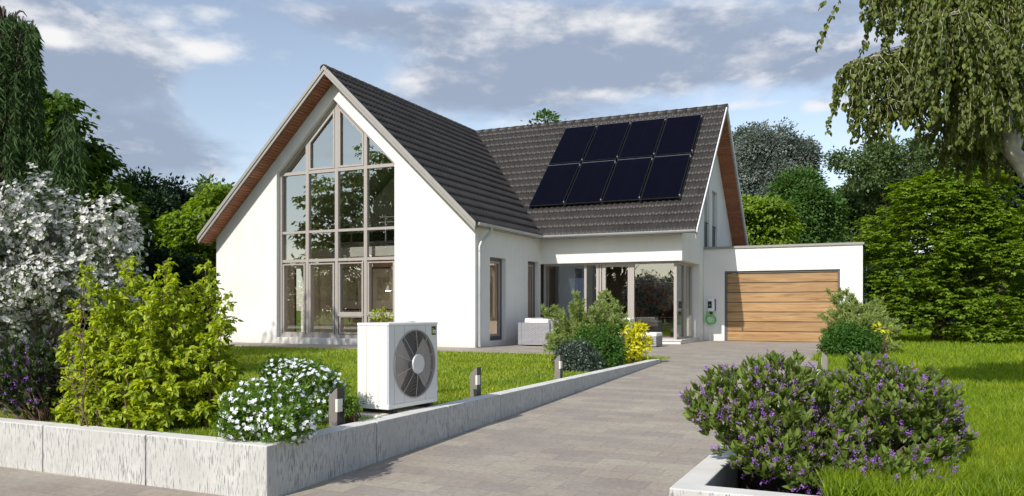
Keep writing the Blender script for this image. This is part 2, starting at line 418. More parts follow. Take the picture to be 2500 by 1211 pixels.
def prism(bm, loops, to3d, t0, t1):
    """polygon with holes (first loop outer) extruded from t0 to t1"""
    flat = [p for l in loops for p in l]
    tris = tessellate_polygon([[Vector((p[0], p[1], 0)) for p in l] for l in loops])
    A = [bm.verts.new(to3d(p[0], p[1], t0)) for p in flat]
    B = [bm.verts.new(to3d(p[0], p[1], t1)) for p in flat]
    for t in tris:
        bm.faces.new([A[i] for i in t]); bm.faces.new([B[i] for i in reversed(t)])
    k = 0
    for l in loops:
        n = len(l)
        for i in range(n):
            j = (i + 1) % n
            bm.faces.new([A[k + i], A[k + j], B[k + j], B[k + i]])
        k += n

def rect(a0, a1, b0, b1): return [(a0, b0), (a1, b0), (a1, b1), (a0, b1)]
def onYp(x, z, t): return (x, t, z)
def onXp(y, z, t): return (t, y, z)

def tube_np(paths, sides=6):
    """paths: list of (pts (n,3), radii (n,)); returns V, quads"""
    Vs, Fs, off = [], [], 0
    ang = np.linspace(0, 2 * PI, sides, endpoint=False)
    for pts, rad in paths:
        pts = np.asarray(pts, float); n = len(pts)
        T = np.gradient(pts, axis=0); T /= (np.linalg.norm(T, axis=1)[:, None] + 1e-9)
        ref = np.array([0.31, 0.17, 1.0]) if abs(T[0, 2]) < .9 else np.array([1.0, .2, .1])
        S = np.cross(T, ref); S /= (np.linalg.norm(S, axis=1)[:, None] + 1e-9)
        U = np.cross(S, T)
        ring = pts[:, None, :] + np.asarray(rad)[:, None, None] * (np.cos(ang)[None, :, None] * S[:, None, :] + np.sin(ang)[None, :, None] * U[:, None, :])
        Vs.append(ring.reshape(-1, 3))
        i = np.arange(n - 1)[:, None] * sides; j = np.arange(sides)[None, :]; j2 = (j + 1) % sides
        q = np.stack([i + j, i + j2, i + sides + j2, i + sides + j], -1).reshape(-1, 4) + off
        Fs.append(q); off += n * sides
    return np.concatenate(Vs), np.concatenate(Fs)

def tubes(name, paths, m, parent=None, sides=6):
    V, Q = tube_np(paths, sides)
    return npmesh(name, V, Q, m, parent, smooth=True)

def curve_pts(a, b, sag=0.0, n=7, wob=0.0, up=0.0):
    a, b = np.asarray(a, float), np.asarray(b, float)
    t = np.linspace(0, 1, n)[:, None]
    p = a + (b - a) * t
    p[:, 2] += (sag * 4 * t * (1 - t))[:, 0] + up * (t[:, 0] ** .5 - t[:, 0])
    if wob:
        w = rng.normal(0, wob, (n, 3)); w[0] = 0; w[-1] = 0; p += w
    return p

# ------------------------------------------------------------------ the ground
def sheet(name, polys, m):
    bm = BM()
    for pts in polys:
        bm.faces.new([bm.verts.new(p) for p in pts])
    bmesh.ops.recalc_face_normals(bm, faces=bm.faces)
    for f in bm.faces:
        if f.normal.z < 0: f.normal_flip()
    me = bpy.data.meshes.new(name); bm.to_mesh(me); bm.free()
    o = link(me, name, m); o['kind'] = 'structure'; return o

ST = -.32
G = -.012
def q(x0, x1, y0, y1, z): return [(x0, y0, z), (x1, y0, z), (x1, y1, z), (x0, y1, z)]
sheet('lawn_ground', [q(-400, -4.25, 4.7, 18.1, G), q(-1.04, 400, 5.95, 18.1, G), q(-.30, 400, 4.7, 5.95, G),
                      q(-400, 400, 18.1, 600, G - .004), q(-4.25, -1.04, 15.9, 18.1, G - .004)], M['turf'])
sheet('street', [q(-120, 120, -17.5, 4.61, ST)], M['paving'])
sheet('verge_ground', [q(-400, 400, -400, -17.5, ST)], M['turf'])
sheet('driveway', [[(-4.15, 4.61, ST), (-1.14, 4.61, ST), (-1.14, 15.9, 0), (-4.15, 15.9, 0)]], M['paving'])
sheet('terrace', [[(-24, 18.1, 0), (-4.6, 18.1, 0), (-4.15, 15.9, 0), (-1.14, 15.9, 0), (-1.3, 18.5, 0), (-1.6, 24, 0), (-1.7, 28.4, 0), (-5.78, 28.4, 0), (-5.78, 25.1, 0), (-10.61, 25.1, 0), (-10.61, 20.3, 0), (-24, 20.3, 0)]], M['paving'])
# the hollow of the right planter
sheet('planter_soil', [q(-1.0, -.28, 4.74, 5.97, -.7)], M['soil'])
o = sheet('soil_bank', [[(-.30, 4.7, -.7), (-.30, 5.95, -.7), (-.30, 5.95, G), (-.30, 4.7, G)], [(-1.0, 5.95, -.7), (-.3, 5.95, -.7), (-.3, 5.95, G), (-1.0, 5.95, G)]], M['soil'])

# ------------------------------------------------------------------ retaining walls
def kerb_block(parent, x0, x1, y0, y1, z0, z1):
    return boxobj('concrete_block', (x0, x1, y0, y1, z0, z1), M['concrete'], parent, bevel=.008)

KT = .085
rw = empty('retaining_wall', (-4.15, 4.61, ST), 'long low wall of streaked concrete blocks around the left lawn and along the driveway', 'wall')
ys = [4.79, 6.03, 7.33, 8.60, 9.87, 11.13, 12.40, 13.66, 14.93, 16.08]
gp = .006
# corner block with its leg along the street, then the blocks of the driveway side
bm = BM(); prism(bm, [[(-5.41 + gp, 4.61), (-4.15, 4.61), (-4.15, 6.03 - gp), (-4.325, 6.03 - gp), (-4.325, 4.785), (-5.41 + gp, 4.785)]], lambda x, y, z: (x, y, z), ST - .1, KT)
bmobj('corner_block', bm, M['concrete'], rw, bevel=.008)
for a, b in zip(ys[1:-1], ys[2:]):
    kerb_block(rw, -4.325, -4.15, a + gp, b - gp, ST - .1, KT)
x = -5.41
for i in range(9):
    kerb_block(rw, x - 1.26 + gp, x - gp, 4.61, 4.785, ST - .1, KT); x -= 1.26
pw = empty('planter_wall', (-1.14, 4.61, ST), 'pale low concrete planter wall right of the driveway below the purple shrub', 'wall')
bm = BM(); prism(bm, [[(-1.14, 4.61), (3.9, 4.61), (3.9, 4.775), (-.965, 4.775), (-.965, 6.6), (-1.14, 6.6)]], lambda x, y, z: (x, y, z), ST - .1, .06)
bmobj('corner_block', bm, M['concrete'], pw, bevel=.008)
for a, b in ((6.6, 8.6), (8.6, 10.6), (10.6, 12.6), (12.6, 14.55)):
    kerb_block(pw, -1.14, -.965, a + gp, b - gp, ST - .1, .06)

# ------------------------------------------------------------------ the house
house = empty('house', (-10.61, 20.3, 0), 'white rendered house with dark tiled roof and tall glazed gable', 'house')
XL, XR, YF = -20.46, -10.61, 20.3
RX, RZ, K = -15.5, 8.48, .962
YV = 19.73                     # front verge
YR2 = 29.65                   # ridge of the side wing
XV = -5.2                     # verge of the side wing
def roofz(x): return RZ - K * abs(x - RX)
def roofz2(y): return RZ - K * abs(y - YR2)
UO = .22                      # vertical roof thickness
WO = [(-17.86, .20), (-13.34, .20), (-13.34, 5.49), (-15.59, 7.66), (-17.86, 5.49)]
bm = BM()
outer = [(XL, -.1), (XR, -.1), (XR, roofz(XR) - UO), (RX, RZ - UO), (XL, roofz(XL) - UO)]
prism(bm, [outer, WO], onYp, YF, YF + .32)
bmobj('front_wall', bm, M['plaster'], house)
bm = BM()
zt = roofz(XR) - UO
prism(bm, [rect(YF + .32, 25.1, -.1, zt), rect(21.24, 22.34, .16, 2.66), rect(24.03, 24.93, .16, 2.69)], onXp, XR, XR - .3)
bmobj('side_wall', bm, M['plaster'], house)
bm = BM(); prism(bm, [rect(YF + .32, 38.5, -.1, roofz(XL) - UO), rect(23.96, 24.62, .17, 2.66)], onXp, XL + .3, XL)
bmobj('side_wall', bm, M['plaster'], house)
bm = BM(); prism(bm, [outer], onYp, 38.5, 38.8); bmobj('rear_wall', bm, M['plaster'], house)
# wing: lintel wall above the glazing, end gable, rear wall
bm = BM()
zw = roofz2(25.1) - UO
box(bm, -10.61 - .3, -5.78, 25.1, 25.42, 2.64, zw + .0)
bmobj('lintel_wall', bm, M['plaster'], house)
bm = BM()
g = [(25.42, 2.64), (27.72, 2.64), (27.72, -.1), (34.2, -.1), (34.2, roofz2(34.2) - UO), (YR2, RZ - UO), (25.42, roofz2(25.42) - UO)]
slits = [rect(28.50, 29.42, 3.2, 5.72), rect(29.95, 30.9, 3.2, 5.5)]
prism(bm, [g] + slits, onXp, -5.78, -6.08)
bmobj('end_wall', bm, M['plaster'], house)
bm = BM(); box(bm, -10.9, -6.08, 33.9, 34.2, -.1, roofz2(34.2) - UO); bmobj('rear_wall', bm, M['plaster'], house)
# return pier beside the bay
boxobj('bay_pier', (-6.2, -6.083, 27.62, 28.1, .13, 2.64), M['plaster'], house)
# upper slit windows
for (a, b, c, zt_) in ((28.50, 29.42, 3.2, 4.22), (29.95, 30.9, 3.2, 4.2)):
    bm = BM()
    box(bm, -5.90, -5.86, a, b, 3.2, zt_ + 0.0)
    f = bmobj('slit_window', bm, M['darkframe'], house)
    boxobj('pane', (-5.858, -5.85, a + .05, b - .06, 3.24, zt_ - .08), M['darkpane'], f)
    boxobj('window_rail', (-5.84, -5.81, a, b, zt_ - .02, zt_ + .01), M['darkframe'], f)
    boxobj('reveal_panel', (-5.91, -5.88, a, b, zt_, 5.72 if a < 29 else 5.5), M['verge'], f)  # grey darker than the wall: recess shade put into the panel colour
# doorstep
bm = BM(); prism(bm, [[(-10.55, 25.10), (-5.80, 25.10), (-5.80, 28.38), (-6.6, 28.38), (-6.6, 25.5), (-10.55, 25.5)]], lambda x, y, z: (x, y, z), .085, .135)
ds = bmobj('doorstep', bm, M['slabc'], house, bevel=.006)
boxobj('step_riser', (-10.5, -5.84, 25.14, 28.37, -.05, .085), M['whitem'], ds)

# ---- roof
def tiles(U0, ulim, v_eave, rows, to3d, period=.205, amp=.032, step=.044, samp=7, ustart=None):
    """wavy tiles in rows. u runs along the ridge, v down the slope (0 = ridge)"""
    u1 = ulim(0) if ulim(0) > ulim(v_eave) else ulim(v_eave)
    nu = int((u1 - U0) / period * samp) + 1
    u = U0 + np.arange(nu + 1) * period / samp
    ph = ((u - U0) / period) % 1.0
    wave = amp * np.where(ph < .62, np.sin(ph / .62 * PI), -.25 * np.sin((ph - .62) / .38 * PI))
    tilt = np.array([random.gauss(0, .003) for _ in range(200)])
    Vs = []; Fs = []; base = 0
    rl = v_eave / rows
    for r in range(rows):
        v0, v1 = r * rl, (r + 1) * rl
        jit = rng.normal(0, .0028, nu // samp + 2)
        jj = jit[np.minimum(((u - U0) / period).astype(int), len(jit) - 1)]
        rowsV = []
        for v, h in ((v0, 0.0), (v0 + (v1 - v0) * .5, step * .5), (v1, step), (v1 + .0, 0.0)):
            h2 = h + (wave if h > 0 or v == v0 else wave - .004) + (jj * (h / step))
            if h == 0.0 and v == v1: h2 = wave - .012
            # drop at the row edge
            uu = np.clip(u, None, ulim(v))
            rowsV.append(to3d(uu, np.full_like(uu, v), h2))
        A = np.stack(rowsV)                         # 4, nu+1, 3
        Vs.append(A.reshape(-1, 3)); n = nu + 1
        keep = u[:-1] < ulim(v1) + 1e-6 if ulim(v1) >= ulim(v0) else u[:-1] < ulim(v0)
        for k in range(3):
            i = np.arange(nu)[keep]
            Fs.append(np.stack([k * n + i, k * n + i + 1, (k + 1) * n + i + 1, (k + 1) * n + i], -1) + base)
        base += 4 * n
    return np.concatenate(Vs), np.concatenate(Fs)

cs = math.cos(math.atan(K)); sn = math.sin(math.atan(K))
SL = 5.15 / cs
# main roof, slope towards the terrace (ends in the valley)
def main_r(u, v, h): return np.stack([RX + v * cs + h * sn, u, RZ - v * sn + h * cs], -1)
def main_l(u, v, h): return np.stack([RX - v * cs - h * sn, u, RZ - v * sn + h * cs], -1)
def wing_f(u, v, h): return np.stack([-u, YR2 - v * cs - h * sn, RZ - v * sn + h * cs], -1)
def wing_b(u, v, h): return np.stack([-u, YR2 + v * cs + h * sn, RZ - v * sn + h * cs], -1)
V, Q = tiles(YV, lambda v: YR2 - v * cs, SL + .04, 17, main_r)
roof = npmesh('roof', V, Q, M['tile'], house, smooth=False)
V, Q = tiles(YV, lambda v: 39.2, SL + .04, 17, main_l, samp=5)
npmesh('roof_slope', V, Q, M['tile'], roof)
V, Q = tiles(YR2, lambda v: 39.2, SL, 17, lambda u, v, h: main_r(np.maximum(u, YR2 + v * cs), v, h), samp=4)
npmesh('roof_slope', V, Q, M['tile'], roof)
V, Q = tiles(-XV, lambda v: -RX - v * cs, SL + .04, 17, wing_f)
npmesh('roof_slope', V, Q, M['tile'], roof)
V, Q = tiles(-XV, lambda v: -RX - v * cs, SL + .04, 17, wing_b, samp=5)
npmesh('roof_slope', V, Q, M['tile'], roof)
# under-roof boards (solid body below the tiles)
def slopebody(bm, pts, dz0, dz1):
    A = [bm.verts.new((x, y, z + dz0)) for x, y, z in pts]; B = [bm.verts.new((x, y, z + dz1)) for x, y, z in pts]
    bm.faces.new(A); bm.faces.new(list(reversed(B)))
    for i in range(len(pts)):
        j = (i + 1) % len(pts); bm.faces.new([A[i], B[i], B[j], A[j]])
bm = BM()
ex = RX + 5.15; el = RX - 5.15; ez = RZ - K * 5.15
slopebody(bm, [(RX, YV + .02, RZ), (ex, YV + .02, ez), (ex, 24.5, ez), (RX, YR2, RZ)], -.03, -.09)
bmobj('roof_boards', bm, M['verged'], roof)
bm = BM(); slopebody(bm, [(RX, YV + .02, RZ), (el, YV + .02, ez), (el, 39.1, ez), (RX, 39.1, RZ)], -.03, -.09); bmobj('roof_boards', bm, M['verged'], roof)
bm = BM(); slopebody(bm, [(RX, YR2, RZ), (ex, 24.5, ez), (XV - .02, 24.5, ez), (XV - .02, YR2, RZ)], -.03, -.09); bmobj('roof_boards', bm, M['verged'], roof)
bm = BM(); slopebody(bm, [(RX, YR2, RZ), (ex, 34.8, ez), (XV - .02, 34.8, ez), (XV - .02, YR2, RZ)], -.03, -.09); bmobj('roof_boards', bm, M['verged'], roof)
# soffit boards under the verges
def soffit(side):
    bm = BM(); n = 66
    for i in range(n if side in 'lb' else n - 4):
        s0 = i / n * SL + .01; s1 = (i + .80) / n * SL
        for (a0, a1, hgt) in ((s0, s1, .0),):
            P = []
            for s, dz in ((a0, -UO + .028), (a1, -UO + .028), (a1, -UO - .002), (a0, -UO - .002)):
                P.append((s, dz))
            if side in 'lr':
                sg = 1 if side == 'r' else -1
                for y in (YV + .05, YF - .003):
                    pass
                prism(bm, [[(RX + sg * s * cs, RZ - s * sn + dz) for s, dz in P]], onYp, YV + .045, YF - .003)
            else:
                sg = -1 if side == 'f' else 1
                prism(bm, [[(YR2 + sg * s * cs, RZ - s * sn + dz) for s, dz in P]], onXp, -5.777, XV - .04)
    return bmobj('soffit', bm, M['soffit'], roof)
for s_ in 'lrfb': soffit(s_)
boxes('eave_soffit', [(XR + .002, ex - .01, YF, 24.45, ez - .075, ez - .055), (-10.35, -5.8, 24.51, 25.098, ez - .075, ez - .055)], M['verged'], roof)
# verge boards
def verge_y(y0, y1, d0, d1, m, ext=0.0):
    bm = BM()
    for sg in (-1, 1):
        e = 5.15 + ext
        prism(bm, [[(RX, RZ + d0), (RX + sg * e, RZ - K * e + d0), (RX + sg * e, RZ - K * e + d1), (RX, RZ + d1)]], onYp, y0, y1)
    return bmobj('verge_board', bm, m, roof)
verge_y(YV - .035, YV, .06, -.075, M['verge'], .06)
verge_y(YV - .001, YV + .012, -.075, -.11, M['verged'], .03)
verge_y(YV - .012, YV + .03, -.112, -.20, M['verge'], .03)
def verge_x(x0, x1, d0, d1, m, ext=0.0):
    bm = BM()
    for sg in (-1, 1):
        e = 5.15 + ext
        prism(bm, [[(YR2, RZ + d0), (YR2 + sg * e, RZ - K * e + d0), (YR2 + sg * e, RZ - K * e + d1), (YR2, RZ + d1)]], onXp, x0, x1)
    return bmobj('verge_board', bm, m, roof)
verge_x(XV, XV + .03, .05, -.05, M['whitem'], .03)
verge_x(XV - .04, XV - .002, -.053, -.24, M['coping'], .02)
# ridge caps
def ridge(n, f0, f1, to):
    Vs, Fs, b = [], [], 0
    a = np.linspace(-.15 * PI, 1.15 * PI, 9)
    L = (f1 - f0) / n
    for i in range(n):
        for k, (t, r) in enumerate(((f0 + i * L, .115), (f0 + i * L + L * 1.06, .137), (f0 + i * L + L * 1.06, .118))):
            Vs.append(to(np.full(9, t), np.cos(a) * r, RZ - .035 + np.sin(a) * r * .9))
        j = np.arange(8)
        for k in range(2):
            Fs.append(np.stack([b + k * 9 + j, b + k * 9 + j + 1, b + (k + 1) * 9 + j + 1, b + (k + 1) * 9 + j], -1))
        b += 27
    return npmesh('ridge_tiles', np.concatenate(Vs), np.concatenate(Fs), M['tile'], roof)
ridge(26, 29.85, YV - .02, lambda t, s, z: np.stack([RX + s, t, z], -1))
ridge(28, -15.45, XV + .02, lambda t, s, z: np.stack([t, YR2 + s, z], -1))

# gutters and downpipe
def gutter(p0, p1, r=.075):
    p0, p1 = np.array(p0), np.array(p1)
    T = (p1 - p0) / np.linalg.norm(p1 - p0); S = np.cross(T, UP)
    a = np.linspace(PI, 2 * PI, 11)
    prof = [(math.cos(t) * r, math.sin(t) * r) for t in a] + [(math.cos(t) * (r - .008), math.sin(t) * (r - .008) + .004) for t in a[::-1]]
    bm = BM(); ends = []
    for p in (p0, p1):
        ends.append([bm.verts.new(tuple(p + S * x + UP * z)) for x, z in prof])
    n = len(prof)
    for i in range(n):
        j = (i + 1) % n; bm.faces.new([ends[0][i], ends[0][j], ends[1][j], ends[1][i]])
    for e, p in zip(ends, (p0, p1)):
        bm.faces.new([bm.verts.new(v.co) for v in e[:11]])
    # rolled front bead
    return bmobj('gutter', bm, M['zinc'], house, smooth=False)
gutter((ex + .06, 19.83, ez - .0), (ex + .06, 24.43, ez - .0))
gutter((ex + .06, 24.43, ez - .002), (XV - .01, 24.43, ez - .002))
px_, py_ = XR + .075, 20.43
path = np.array([(ex + .05, 20.72, ez - .06), (ex + .05, 20.70, ez - .16), (ex + .02, 20.66, ez - .24), (px_ + .03, 20.48, ez - .50), (px_, py_, ez - .62), (px_, py_, 1.8), (px_, py_, .02)])
dp = tubes('downpipe', [(path, np.full(7, .045))], M['zinc'], house, sides=14)
for z in (.25, 1.5, 2.75): tubes('pipe_collar', [(np.array([(px_, py_, z), (px_, py_, z + .05)]), np.array([.054, .054]))], M['zinc'], dp, 14)

# ---- the glazed gable
GY = 20.48
def bar(bm, x0, x1, z0, z1, y0=GY, y1=GY + .12): box(bm, x0, x1, y0, y1, z0, z1)
bm = BM()
ins = .085
# outer frame following the pentagon
inner = [(-17.86 + ins, .20 + .11), (-13.34 - ins, .20 + .11), (-13.34 - ins, 5.49 - .03), (-15.59, 7.66 - .125), (-17.86 + ins, 5.49 - .03)]
prism(bm, [WO, inner], onYp, GY - .03, GY + .12)
gw = bmobj('gable_window', bm, M['frame'], house)
mx = [(-16.82, -16.70), (-15.67, -15.55), (-14.57, -14.455)]
bm = BM()
for a, b in mx:
    top = 7.66 - .964 * abs((a + b) / 2 + 15.59) - .09
    bar(bm, a, b, .31, top, GY - .012, GY + .10)
bmobj('mullion', bm, M['frame'], gw)
bm = BM()
for z0, z1 in ((5.43, 5.53), (3.535, 3.615), (2.61, 2.70)):
    bar(bm, -17.78, -13.42, z0, z1, GY - .004, GY + .09)
bmobj('transom', bm, M['frame'], gw)
cols = [(-17.775, -16.82), (-16.70, -15.67), (-15.55, -14.57), (-14.455, -13.425)]
for i, (a, b) in enumerate(cols):
    bm = BM(); w = .055
    z0, z1 = .31, 2.61
    if i >= 2: z0 = .96
    prism(bm, [rect(a + .03, b - .02, z0 + .0, z1 - .05), rect(a + .03 + w, b - .02 - w, z0 + w, z1 - .05 - w * .7)], onYp, GY - .028, GY + .05)
    if i >= 2:
        box(bm, a, b, GY - .035, GY + .05, .885, .958)
        prism(bm, [rect(a + .05, b - .03, .33, .883), rect(a + .10, b - .06, .38, .85)], onYp, GY - .02, GY + .05)
    bmobj('sash', bm, M['frame'], gw)
# upper casements in the two middle fields
bm = BM()
prism(bm, [[(-16.69, 5.54), (-15.68, 5.54), (-15.68, 7.42), (-16.69, 6.44)], [(-16.63, 5.60), (-15.74, 5.60), (-15.74, 7.27), (-16.63, 6.41)]], onYp, GY - .02, GY + .04)
prism(bm, [[(-15.54, 5.54), (-14.58, 5.54), (-14.58, 6.54), (-15.54, 7.46)], [(-15.46, 5.60), (-14.64, 5.60), (-14.64, 6.50), (-15.46, 7.31)]], onYp, GY - .02, GY + .04)
bmobj('casement', bm, M['frame'], gw)
pane([(x, GY + .057, z) for x, z in [(-17.8, .3), (-13.4, .3), (-13.4, 5.5), (-15.59, 7.58), (-17.8, 5.5)]], M['glass'], gw)

# narrow side windows
for (a, b, z0, z1) in ((21.24, 22.34, .16, 2.66), (24.03, 24.93, .16, 2.69)):
    bm = BM(); prism(bm, [rect(a, b, z0, z1), rect(a + .09, b - .09, z0 + .12, z1 - .1)], onXp, XR - .14, XR - .24)
    f = bmobj('narrow_window', bm, M['darkframe'], house)
    bm = BM(); prism(bm, [rect(a + .09, b - .09, z0 + .12, z1 - .1), rect(a + .15, b - .15, z0 + .19, z1 - .16)], onXp, XR - .16, XR - .22)
    bmobj('sash', bm, M['frame'], f)
    pane([(XR - .19, a + .15, z0 + .19), (XR - .19, b - .15, z0 + .19), (XR - .19, b - .15, z1 - .16), (XR - .19, a + .15, z1 - .16)], M['glassd'], f)

# terrace glazing of the wing
TY = 25.35
bm = BM()
z0, z1 = .135, 2.64
box(bm, -10.60, -6.01, TY, TY + .10, z1 - .07, z1); box(bm, -10.60, -6.01, TY, TY + .10, z0, z0 + .05)
for a, b in ((-10.60, -10.52), (-9.13, -9.05), (-8.71, -8.615), (-8.595, -8.53), (-8.50, -8.43), (-7.57, -7.41), (-6.10, -6.01)):
    box(bm, a, b, TY - .003, TY + .103, z0, z1)
tg = bmobj('terrace_glazing', bm, M['frame'], house)
bm = BM(); prism(bm, [rect(-8.43, -7.57, z0 + .05, z1 - .07), rect(-8.38, -7.62, z0 + .12, z1 - .14)], onYp, TY - .01, TY + .06); bmobj('door_sash', bm, M['frame'], tg)
pane([(-10.52, TY + .045, z0 + .05), (-6.10, TY + .045, z0 + .05), (-6.10, TY + .045, z1 - .07), (-10.52, TY + .045, z1 - .07)], M['glass2'], tg)
bm = BM()
box(bm, -6.10, -6.012, TY + .104, 27.62, z1 - .09, z1 - .002); box(bm, -6.10, -6.012, TY + .104, 27.62, z0, z0 + .06)
for a, b in ((26.42, 26.62), (27.50, 27.62)):
    box(bm, -6.105, -6.008, a, b, z0, z1 - .002)
sg_ = bmobj('side_glazing', bm, M['frame'], house)
pane([(-6.055, TY + .11, z0 + .06), (-6.055, 27.5, z0 + .06), (-6.055, 27.5, z1 - .09), (-6.055, TY + .11, z1 - .09)], M['glass2'], sg_)
boxobj('blind', (-6.15, -6.12, 25.5, 26.42, z0 + .06, z1 - .1), M['greyc'], sg_)

# ---- interior
bm = BM(); box(bm, XL + .3, XR - .3, YF + .32, 38.5, -.1, .16); bmobj('floor', bm, M['innerfloor'], house)
bm = BM(); box(bm, XR - .3, -6.08, 25.42, 33.9, -.1, .12); bmobj('floor', bm, M['innerfloor'], house)
bm = BM(); box(bm, XR - .3, -6.08, 25.42, 33.9, 2.70, 2.9); bmobj('ceiling', bm, M['inner'], house)
# mezzanine
mz = boxobj('mezzanine', (-19.03, -10.95, 23.4, 26.49, 2.97, 3.28), M['ceilw'], house)
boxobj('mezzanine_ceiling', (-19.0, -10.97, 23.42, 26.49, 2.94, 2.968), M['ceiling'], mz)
boxobj('mezzanine_edge', (-19.03, -10.95, 23.36, 23.398, 2.96, 3.30), M['whitem'], mz)
for x in (-19.0, -17.24, -15.77, -14.3, -12.8): boxobj('rail_post', (x - .02, x + .02, 23.44, 23.48, 3.28, 4.30), M['metalrail'], mz)
for z in (4.30, 4.12, 3.42): boxobj('rail', (-19.02, -11.7, 23.43, 23.49, z, z + .035), M['metalrail'], mz)
bm = BM(); zz_ = [(-18.3 + .09 * i_, 3.86 + .02 * i_ * .09 + (.07 if i_ % 2 else 0)) for i_ in range(30)]
prism(bm, [[(-18.5, 3.62), (-15.7, 3.62)] + zz_[::-1]], onYp, 24.5, 24.7); bmobj('dark_zigzag', bm, M['black'], mz)  # dark zigzag shape above the mezzanine floor
boxobj('inner_wall', (XL + .3, XR - .3, 26.5, 26.65, .16, 3.28), M['inner'], house)
bm = BM(); prism(bm, [[(XL + .3, 3.28), (XR - .3, 3.28), (XR - .3, roofz(XR - .3) - UO - .05), (RX, RZ - UO - .1), (XL + .3, roofz(XL + .3) - UO - .05)]], onYp, 26.5, 26.65); bmobj('upper_wall', bm, M['ceilw'], house)
boxobj('door_frame', (XL + .29, XL + .335, 23.90, 23.96, .16, 2.72), M['darkframe'], house)
boxobj('sideboard', (-19.95, -17.0, 26.1, 26.49, .90, .99), M['black'], house)
boxobj('curtain_strip', (XL + .31, XL + .40, 25.31, 25.62, .16, 2.9), M['cushion'], house)
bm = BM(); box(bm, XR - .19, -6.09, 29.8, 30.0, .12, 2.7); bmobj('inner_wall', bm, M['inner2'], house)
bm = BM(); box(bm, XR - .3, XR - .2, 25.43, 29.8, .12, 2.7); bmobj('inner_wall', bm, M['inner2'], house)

# ------------------------------------------------------------------ garage
gar = empty('garage', (-3.2, 28.4, 0), 'white flat roofed garage with a wooden sectional door', 'garage')
GF = 28.4
bm = BM(); prism(bm, [rect(-5.775, -.65, -.1, 3.20), rect(-5.06, -1.33, -.12, 2.42)], onYp, GF, GF + .3)
bm.free(); bm = BM()
prism(bm, [[(-5.775, -.1), (-5.06, -.1), (-5.06, 2.42), (-1.33, 2.42), (-1.33, -.1), (-.65, -.1), (-.65, 3.20), (-5.775, 3.20)]], onYp, GF, GF + .3)
bmobj('front_wall', bm, M['plaster'], gar)
bm = BM(); box(bm, -.95, -.65, GF + .3, 35.2, -.1, 3.20); bmobj('side_wall', bm, M['plaster'], gar)
bm = BM(); box(bm, -5.775, -.65, 35.2, 35.5, -.1, 3.20); bmobj('rear_wall', bm, M['plaster'], gar)
bm = BM(); box(bm, -5.77, -.95, GF + .3, 35.2, 2.95, 3.05); bmobj('flat_roof', bm, M['coping'], gar)
bm = BM(); box(bm, -5.775, -.60, GF - .05, GF + .35, 3.202, 3.285); box(bm, -1.0, -.60, GF + .35, 35.55, 3.202, 3.284)
bmobj('coping', bm, M['coping'], gar, bevel=.006)
bm = BM()
box(bm, -5.06, -4.985, GF + .06, GF + .2, 0, 2.42); box(bm, -1.405, -1.33, GF + .06, GF + .2, 0, 2.42); box(bm, -4.985, -1.405, GF + .06, GF + .2, 2.345, 2.42)
df = bmobj('door_frame', bm, M['darkframe'], gar)
bm = BM()
h = 2.345 / 7
for i in range(7):
    box(bm, -4.983, -1.407, GF + .10, GF + .14, i * h + .013, (i + 1) * h - .013)
gd = bmobj('garage_door', bm, M['doorwood'], gar, bevel=.005)
boxobj('door_backing', (-4.98, -1.41, GF + .142, GF + .17, .0, 2.34), M['darkframe'], gd)
boxobj('door_seal', (-4.983, -1.407, GF + .09, GF + .139, .0, .012), M['rubber'], gd)

# ------------------------------------------------------------------ solar panels
def make_panel():
    t = empty('solar_panel', (0, 0, 0), 'x', 'solar panel', 'solar panels on the roof')
    W, Hh = 1.255, 2.43     # x width, length up the slope (local y)
    bm = BM(); prism(bm, [rect(0, W, 0, Hh), rect(.022, W - .022, .022, Hh - .022)], lambda x, y, z: (x, y, z), 0, .045)
    bmobj('panel_frame', bm, M['panelframe'], t, bevel=.003)
    boxobj('glint_strip', (.0, W, Hh + .001, Hh + .016, .0, .044), M['alu'], t)  # bright strip added for the reflected line between the panel rows
    boxobj('glass', (.020, W - .020, .020, Hh - .020, .012, .038), M['panel'], t)
    for yy in (.12, Hh - .12):
        for xx in (W + .012,):
            bm = BM(); box(bm, xx - .02, xx + .02, yy - .03, yy + .03, -.03, .06); bmobj('clamp', bm, M['alu'], t, bevel=.004)
    boxes('mounting_rail', [(xx - .02, xx + .02, -.02, Hh + .02, -.075, -.035) for xx in (.0, W + .03)], M['panelframe'], t)
    return t
def copy_tree(o, parent=None):
    c = o.copy(); C.objects.link(c)
    if parent is not None: c.parent = parent
    for ch in list(o.children): copy_tree(ch, c)
    return c
p0 = make_panel()
words = ['far left', 'second from the left', 'third from the left', 'far right']
for r in range(2):
    for c_ in range(4):
        o = p0 if (r == 0 and c_ == 0) else copy_tree(p0)
        ybot = 25.52 if r == 0 else 27.345
        X = -11.22 + c_ * 1.328
        zz = roofz2(ybot) + .15
        o.location = (X, ybot, zz)
        o.rotation_euler = (math.atan(K), 0, 0)
        o['label'] = 'dark solar panel on the tiled roof, %s of the %s row' % (words[c_], 'lower' if r == 0 else 'upper')

